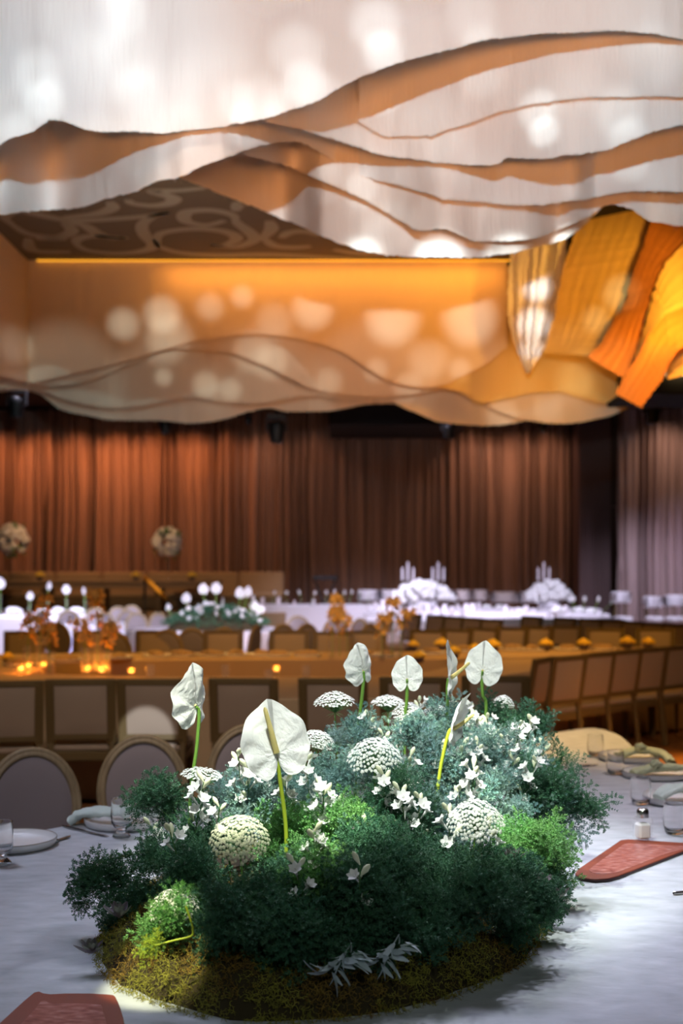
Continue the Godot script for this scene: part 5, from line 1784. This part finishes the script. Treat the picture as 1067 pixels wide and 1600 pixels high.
var told := {}
const MARKS := [[432, 1155, "the largest anthurium"], [310, 1090, "the side anthurium"], [570, 1048, "the leaning anthurium"], [636, 1055, "the round anthurium"], [705, 1045, "the edge-on anthurium"], [757, 1038, "the pointed anthurium"], [717, 1135, "the curling anthurium"], [374, 1300, "the cream lace flower"], [585, 1172, "the broad lace dome"], [743, 1272, "the low lace dome"], [272, 1418, "the shaded lace flower"], [315, 1206, "the flat lace flower"], [570, 1515, "the sage sprigs"], [447, 1350, "the bright stem"], [838, 1385, "the plum rosette"], [250, 1520, "the lit moss"], [522, 1090, "the lone lace flower"], [787, 1094, "the smallest lace flower"], [675, 1240, "the yellow-green stem"]]

func spot_words(what: String, x: float, y: float) -> String:    # what, told apart by the nearest landmark not yet used that way
	var marks := MARKS.duplicate()
	marks.sort_custom(func(a, b): return Vector2(a[0] - x, a[1] - y).length() < Vector2(b[0] - x, b[1] - y).length())
	for m in marks:
		var d := Vector2(x - m[0], y - m[1])
		var way := ["right of", "below and right of", "below", "below and left of", "left of", "above and left of", "above", "above and right of"][int(round(fposmod(d.angle(), TAU) / (TAU / 8))) % 8] as String
		if d.length() < 30:
			way = "right at"
		var out := "%s %s%s %s" % [what, "just " if d.length() < 90 and d.length() >= 30 else "", way, m[2]]
		if not told.has(out):
			told[out] = true
			return out
	return what

func make_small() -> void:
	fronds = [frond_mesh(1), frond_mesh(2), frond_mesh(3)]
	umbellet = make_umbellet()
	var b := MB.new()
	for k in 6:
		var a := TAU * k / 6
		petal(b, Vector3.ZERO, Vector3(cos(a), 0.55, sin(a)), Vector3.UP, 0.0135, 0.0095, 0.1)
	b.ball(Vector3(0, 0.002, 0), Vector3(0.0022, 0.004, 0.0022), 6, 4)
	b.lathe(PackedVector2Array([Vector2(0.0008, -0.016), Vector2(0.0016, -0.008), Vector2(0.003, 0.001)]), 6)
	blossom = b.mesh()
	b = MB.new()
	b.lathe(PackedVector2Array([Vector2(0.0008, -0.01), Vector2(0.003, -0.003), Vector2(0.0045, 0.003), Vector2(0.003, 0.009), Vector2(0, 0.012)]), 8)
	bud = b.mesh()
	b = MB.new()
	petal(b, Vector3.ZERO, Vector3.UP, Vector3.BACK, 0.05, 0.012, 0.2, 5, 0.35)
	lance = b.mesh()

func centrepiece() -> void:
	make_small()
	# the moss-covered base
	var o := thing("moss_mound", "long moss-covered base of the flower arrangement, bare along its front edge", "moss", MOUND)
	var b := MB.new()
	var n := FastNoiseLite.new()
	n.seed = 17
	n.frequency = 1.0
	var rows := []
	for i in 14:
		var t := 1.0 - i / 13.0
		var ring := PackedVector3Array()
		for j in 64:
			var a := TAU * j / 64
			var rim := 1.0 + 0.03 * n.get_noise_1d(cos(a) * 3.0) + 0.025 * n.get_noise_1d(sin(a) * 7.0 + 40)
			var q := Vector3(cos(a) * MOUND_R.x * t * rim, 0, -sin(a) * MOUND_R.z * t * rim)
			q.y = MOUND_R.y * sqrt(maxf(0, 1.0 - pow(t, 2.6))) * (1.0 + 0.3 * n.get_noise_2d(q.x * 9.0, q.z * 9.0)) + (0.0 if i == 0 else 0.004)
			q.x -= LEAN * q.z
			ring.append(q)
		rows.append(ring)
	b.grid(rows, true)
	put("core", b.mesh(), M.moss_core, o)
	b = MB.new()
	var curl := [Vector3(0, 0, 0), Vector3(0.008, 0.007, 0.002), Vector3(0.017, 0.006, -0.003), Vector3(0.024, 0.0, 0.002), Vector3(0.028, -0.006, 0.006)]
	b.tube(smooth(curl, 2), PackedFloat32Array([0.001, 0.0009, 0.0008, 0.0006]), 3, false)
	for k in 4:
		var at: Vector3 = curl[k]
		needle(b, at, Vector3(0.004, 0.005, 0.006 * (1 if k % 2 else -1)), 0.001, k)
	var strand := b.mesh()
	var spots := []
	var tints := []
	for k in 9000:
		var a := rr(PI, TAU * 1.02) if k % 4 else rr(0, TAU)     # mostly the side towards the camera
		var t := sqrt(rr(0.25, 1.06))
		var q := Vector3(cos(a) * MOUND_R.x * t, 0, -sin(a) * MOUND_R.z * t)
		q.y = MOUND_R.y * sqrt(maxf(0, 1.0 - pow(minf(t, 1.0), 2.6))) * (1.0 + 0.3 * n.get_noise_2d(q.x * 9.0, q.z * 9.0)) + rr(0.002, 0.008)
		q.x -= LEAN * q.z
		var up := Vector3(cos(a) * t * t, 0.6, -sin(a) * t * t) + Vector3(rr(-0.4, 0.4), rr(-0.2, 0.3), rr(-0.4, 0.4))
		spots.append(Transform3D(facing(up, rr(0, TAU)).scaled(Vector3.ONE * rr(0.6, 1.1)), q))
		var dry := smoothstep(0.0, 0.35, n.get_noise_2d(q.x * 4.0 + 9, q.z * 4.0) + rr(-0.15, 0.25))
		tints.append(Color(1.15, 1.15, 0.75).lerp(Color(0.95, 0.6, 0.45), dry) * rr(0.7, 1.35))
	many("moss_strands", strand, M.moss, spots, o, tints)
	# anthuriums
	anthurium(432, 1176, 3.22, 0.137, 0.12, -0.22, 0.17, [Vector2(437, 1216), Vector2(447, 1300), Vector2(445, 1392)], "largest white anthurium, its open face and spike turned to the camera", 3, 0.25, -0.05, Vector3(-0.1, 0.98, 0.3), M.stem_bright)
	anthurium(305, 1104, 3.6, 0.128, -2.05, -0.1, -0.12, [Vector2(311, 1116), Vector2(307, 1170), Vector2(297, 1250)], "white anthurium on the tall side stem, seen from behind with its spike beside it", 4, 0.5, 0.0, Vector3(0.1, 0.6, 0.35))
	anthurium(567, 1049, 3.95, 0.092, -2.35, -0.1, -0.2, [Vector2(568, 1065), Vector2(563, 1110), Vector2(556, 1165)], "white anthurium seen from behind, pointed and leaning, before the second orchid cluster", 5, 0.6, 0.1)
	anthurium(636, 1062, 4.0, 0.078, 3.05, 0.1, 0.0, [Vector2(636, 1075), Vector2(635, 1100), Vector2(632, 1140)], "small round white anthurium seen from behind, its stem running down its middle", 6, 0.3, 0.0)
	anthurium(702, 1060, 4.05, 0.122, 1.35, 0.0, -0.02, [Vector2(699, 1075), Vector2(699, 1110), Vector2(697, 1160)], "white anthurium seen edge-on with its pale spike slanting away, beside the pointed one", 7, 0.35, -0.1, Vector3(0.0, 0.5, 0.6))
	anthurium(754, 1049, 4.15, 0.099, 2.85, -0.05, 0.1, [Vector2(753, 1062), Vector2(754, 1085), Vector2(758, 1125)], "pointed white anthurium seen from behind, last in the row of flowers", 8, 0.3, 0.0)
	anthurium(707, 1139, 3.55, 0.105, 1.25, 0.1, -0.1, [Vector2(700, 1148), Vector2(690, 1190), Vector2(683, 1235), Vector2(675, 1276)], "low white anthurium seen edge-on, curling at the tip on a bright yellow-green stem", 9, 0.4, 0.3, Vector3(0.0, 0.55, 0.6), M.stem_bright)
	# queen anne's lace
	var um := [[315, 1206, 3.5, 66, 0.35, Vector3(0.1, 1, 0.05), Vector2(305, 1290), "flat white lace flower on a tall stem below the side anthurium"],
		[374, 1300, 3.04, 94, 0.75, Vector3(0.05, 1, 0.75), Vector2(372, 1390), "large cream lace flower catching yellow light, left of the bright stem"],
		[522, 1090, 4.0, 64, 0.5, Vector3(-0.05, 1, 0.1), Vector2(530, 1180), "white lace flower standing alone before the leaning anthurium"],
		[500, 1152, 3.75, 52, 0.5, Vector3(0.35, 1, 0.4), Vector2(510, 1230), "white lace flower half hidden behind the largest anthurium"],
		[585, 1172, 3.46, 86, 0.75, Vector3(0.0, 1, 0.4), Vector2(592, 1260), "broad greenish-white lace dome in the middle of the mound"],
		[606, 1093, 4.25, 52, 0.4, Vector3(0, 1, 0.1), Vector2(606, 1160), "flat white lace flower under the leaning anthurium"],
		[638, 1108, 4.05, 52, 0.7, Vector3(0, 1, 0.3), Vector2(640, 1180), "white lace dome just below the round anthurium"],
		[683, 1108, 4.1, 44, 0.4, Vector3(0, 1, 0.1), Vector2(690, 1180), "small flat white lace flower below the edge-on anthurium"],
		[787, 1094, 4.4, 36, 0.8, Vector3(0.1, 1, 0.2), Vector2(790, 1160), "smallest lace flower, pale brown-white, nearest the slanting chairs"],
		[743, 1272, 3.14, 90, 0.8, Vector3(-0.05, 1, 0.55), Vector2(735, 1370), "big greenish-white lace dome low down on the leather mat's side"],
		[270, 1408, 3.0, 78, 0.7, Vector3(-0.1, 1, 0.5), Vector2(290, 1490), "lace flower in shade above the lit moss"]]
	for s in um:
		umbel(s[0], s[1], s[2], s[3], s[4], s[5], s[6], s[7], M.floret_cream if s[0] == 374 else M.floret_white)
	# foliage
	var fg := "feathery fern plumes in the mound"
	var deep: Material = M.fern_deep
	var blue: Material = M.fern_blue
	var lime: Material = M.fern_bright
	for s in [[390, 1462, 88, 80, 2.92, deep, 280], [470, 1480, 60, 50, 2.9, deep, 130], [520, 1450, 80, 62, 2.94, deep, 210], [600, 1400, 90, 75, 3.02, deep, 240], [625, 1440, 70, 50, 3.0, deep, 150], [745, 1392, 85, 62, 3.1, deep, 220], [822, 1428, 48, 66, 3.2, deep, 150], [200, 1420, 40, 40, 3.3, deep, 70], [268, 1442, 40, 46, 3.0, lime, 100],
			[262, 1338, 55, 50, 3.4, deep, 130], [250, 1262, 44, 46, 3.65, deep, 75], [172, 1382, 48, 36, 3.4, deep, 70], [300, 1372, 52, 60, 3.2, deep, 140], [370, 1250, 72, 42, 3.55, blue, 140], [430, 1310, 62, 50, 3.35, lime, 140], [535, 1305, 60, 48, 3.28, lime, 130], [580, 1330, 45, 40, 3.22, deep, 90], [478, 1235, 62, 45, 3.55, blue, 130],
			[562, 1225, 60, 45, 3.6, blue, 130], [620, 1275, 72, 60, 3.4, deep, 180], [685, 1350, 70, 55, 3.25, deep, 180], [700, 1205, 62, 50, 3.75, blue, 140], [780, 1180, 62, 60, 3.95, blue, 160], [825, 1150, 46, 44, 4.15, deep, 100], [848, 1250, 70, 52, 3.85, deep, 160], [872, 1285, 45, 38, 3.85, blue, 80],
			[818, 1318, 60, 42, 3.5, lime, 130], [856, 1345, 40, 38, 3.55, lime, 80], [775, 1243, 58, 42, 3.65, blue, 110], [770, 1375, 62, 48, 3.2, deep, 150], [700, 1128, 55, 36, 4.1, blue, 90], [560, 1160, 45, 32, 3.95, blue, 60], [650, 1165, 62, 42, 3.85, blue, 120], [440, 1378, 60, 60, 3.1, deep, 150], [852, 1405, 36, 46, 3.45, deep, 70],
			[500, 1365, 56, 46, 3.06, lime, 120], [345, 1478, 42, 40, 2.98, deep, 80], [690, 1270, 60, 45, 3.45, blue, 120], [410, 1230, 50, 35, 3.65, blue, 80], [320, 1300, 45, 40, 3.45, deep, 90], [745, 1130, 40, 32, 4.25, deep, 60], [580, 1340, 70, 50, 3.15, deep, 150]]:
		var lab := "feathery dark green fern plume"
		var gg := fg
		if s[5] == lime:
			lab = "feathery bright green fern plume"
			gg = "bright fern plumes in the mound"
		elif s[5] == blue:
			lab = "feathery blue-green fern plume"
			gg = "blue-green fern plumes in the mound"
		plume(s[0], s[1], s[2], s[3], s[4], s[5], s[6], spot_words(lab, s[0], s[1]), 1.0, gg)
	plume(928, 1265, 26, 20, 3.85, deep, 24, "wispy fern tip straying farthest over the table towards the plates", 0.9)
	plume(884, 1196, 26, 34, 4.05, deep, 22, "dark stubby sprig standing clear of the mound against the tan cloth", 0.9)
	plume(140, 1395, 22, 30, 3.4, deep, 24, "wispy fern tip straying farthest over the bare cloth", 0.8)
	# blossoms
	for s in [[372, 1182, 3.5, 382, 1262, 7], [386, 1200, 3.5, 392, 1270, 5], [318, 1222, 3.4, 300, 1300, 8], [343, 1262, 3.4, 330, 1335, 6], [266, 1300, 3.2, 292, 1378, 6], [478, 1190, 3.45, 490, 1290, 9], [506, 1232, 3.3, 500, 1330, 10], [490, 1300, 3.05, 497, 1410, 9], [462, 1352, 2.96, 480, 1420, 7],
			[600, 1212, 3.4, 600, 1290, 8], [640, 1184, 3.6, 632, 1262, 7], [656, 1250, 3.3, 650, 1320, 7], [540, 1190, 3.7, 545, 1262, 6], [625, 1236, 3.35, 640, 1310, 8], [740, 1200, 3.5, 730, 1285, 10], [718, 1238, 3.45, 722, 1310, 7], [765, 1292, 3.3, 770, 1350, 4], [812, 1136, 4.0, 800, 1222, 11], [788, 1158, 3.9, 786, 1240, 9],
			[838, 1192, 3.8, 806, 1255, 8], [745, 1122, 4.1, 736, 1192, 9], [722, 1168, 3.75, 716, 1240, 7], [690, 1172, 3.75, 690, 1240, 7], [655, 1098, 4.2, 655, 1160, 6], [700, 1268, 3.25, 705, 1330, 4], [563, 1352, 2.94, 560, 1410, 3], [770, 1145, 4.0, 768, 1210, 7], [600, 1150, 3.9, 604, 1210, 6], [668, 1140, 3.95, 670, 1200, 6], [446, 1220, 3.4, 450, 1290, 6], [235, 1290, 3.5, 262, 1350, 4], [704, 1108, 4.15, 704, 1160, 8], [732, 1104, 4.2, 730, 1160, 7], [762, 1124, 4.1, 760, 1180, 8], [682, 1152, 3.9, 684, 1200, 7], [746, 1166, 3.85, 744, 1220, 7], [802, 1188, 3.85, 798, 1240, 7], [832, 1128, 4.1, 820, 1190, 8], [622, 1136, 3.95, 624, 1190, 6], [576, 1124, 4.0, 580, 1180, 6], [852, 1168, 4.0, 840, 1220, 6], [525, 1250, 3.45, 528, 1320, 7], [415, 1205, 3.6, 418, 1270, 5], [570, 1290, 3.25, 572, 1350, 6]]:
		blossom_stem(s[0], s[1], s[2], s[3], s[4], s[5], spot_words("slender stem of small white star blossoms", s[0], s[1]), 1.55)
	# sage, rosettes, twigs
	var leaf := MB.new()
	petal(leaf, Vector3.ZERO, Vector3.UP, Vector3.BACK, 0.075, 0.019, 0.12, 7, 0.4)
	var leaf_m := leaf.mesh()
	for s in [[528, 1522, 2.80, "grey sage sprig with splayed leaves on the moss at the front"], [604, 1508, 2.83, "grey sage sprig with drooping leaves on the moss, second at the front"]]:
		var at := pt(s[0], s[1], s[2])
		var sp := thing("sage_sprig", s[3], "foliage", at)
		b = MB.new()
		b.tube(smooth([Vector3(0.03, 0.05, -0.06), Vector3(0.01, 0.03, -0.02), Vector3(-0.01, 0.0, 0.02)], 5), PackedFloat32Array([0.002]), 6)
		put("stem", b.mesh(), M.leaf_sage, sp)
		for k in 26:
			var a := k * 2.4
			var f := put("leaf", leaf_m, M.leaf_sage, sp, Vector3(0.03 - 0.002 * k + 0.012 * cos(a), 0.045 - 0.0016 * k, -0.02 + 0.0014 * k))
			f.basis = facing(Vector3(1.1 * cos(a), -0.15 + 0.55 * sin(a * 1.7), 0.55 + 0.3 * sin(a)), a).scaled(Vector3(0.85, 1, 1) * rr(0.45, 0.9))
	var fat := MB.new()
	petal(fat, Vector3.ZERO, Vector3.UP, Vector3.BACK, 0.05, 0.024, 0.35, 6)
	var fat_m := fat.mesh()
	for s in [[842, 1388, 3.22, "dusky plum rosette low on the mound beside the leather mat", 1.0], [876, 1402, 3.4, "small dusky rosette touching the cloth past the leather mat", 0.7], [186, 1434, 3.16, "plum-grey rosette in shade above the dry moss", 1.0], [142, 1490, 3.1, "dusky rosette at the dry outer end of the moss", 0.9], [800, 1345, 3.2, "mauve-grey rosette peeping between the bright ferns", 0.9], [330, 1262, 3.55, "lilac-grey leaf tuft behind the white star blossoms", 0.9]]:
		var at := pt(s[0], s[1], s[2])
		at.y = maxf(at.y, TABLE + 0.012)
		var ro := thing("leaf_rosette", s[3], "foliage", at, rr(0, TAU))
		for k in 16:
			var a := k * 2.4
			var f := put("leaf", fat_m, M.leaf_plum, ro)
			f.basis = facing(Vector3(cos(a), 0.15 + 0.09 * (15 - k) * 0.9, sin(a)), 0).scaled(Vector3.ONE * s[4] * (0.6 + 0.4 * k / 15.0))
	for s in [[Vector2(240, 1330), Vector2(190, 1338), Vector2(150, 1352), Vector2(116, 1382), 3.38, "thin twig with tiny dark leaves reaching out over the bare cloth"], [Vector2(820, 1235), Vector2(850, 1225), Vector2(872, 1200), Vector2(880, 1178), 4.05, "thin dark twig rising behind the stray sprig"]]:
		var path := []
		for k in 4:
			path.append(pt(s[k].x, s[k].y, s[4]))
		var line := smooth(path, 7)
		var tw := thing("leafy_twig", s[5], "foliage", line[0])
		var rel := PackedVector3Array()
		for q in line:
			rel.append(q - line[0])
		b = MB.new()
		b.tube(rel, PackedFloat32Array([0.0016]), 5)
		put("stem", b.mesh(), M.leaf_green, tw)
		var lf := MB.new()
		petal(lf, Vector3.ZERO, Vector3.UP, Vector3.BACK, 0.016, 0.008, 0.2)
		var lm := lf.mesh()
		var spots2 := []
		for k in 60:
			var a := k * 2.4
			spots2.append(Transform3D(facing(Vector3(cos(a) - 0.5, sin(a) * 0.8 + 0.3, sin(a * 1.3)), a), rel[int(rr(0.15, 0.999) * rel.size())]))
		many("leaves", lm, M.fern_deep, spots2, tw)
	# the bent bright stem at the lit corner
	var bent := thing("bent_stem", "bent yellow-green stem with a feathery end over the lit moss", "foliage", pt(290, 1416, 2.97))
	b = MB.new()
	var bp := []
	for q in [[290, 1416], [296, 1432], [301, 1452], [298, 1463], [270, 1470], [241, 1478]]:
		bp.append(pt(q[0], q[1], 2.84) - bent.position)
	b.tube(smooth(bp, 5), PackedFloat32Array([0.0025]), 7)
	put("stem", b.mesh(), M.stem_bright, bent)
	var tips := []
	for k in 10:
		tips.append(Transform3D(facing(Vector3(rr(-1, 0.4), rr(-1, 1), rr(0, 0.8)), k).scaled(Vector3.ONE * 0.5), bp[5] + Vector3(rr(-0.008, 0.008), rr(-0.02, 0.02), 0)))
	many("foliage", fronds[0], M.stem_bright, tips, bent)
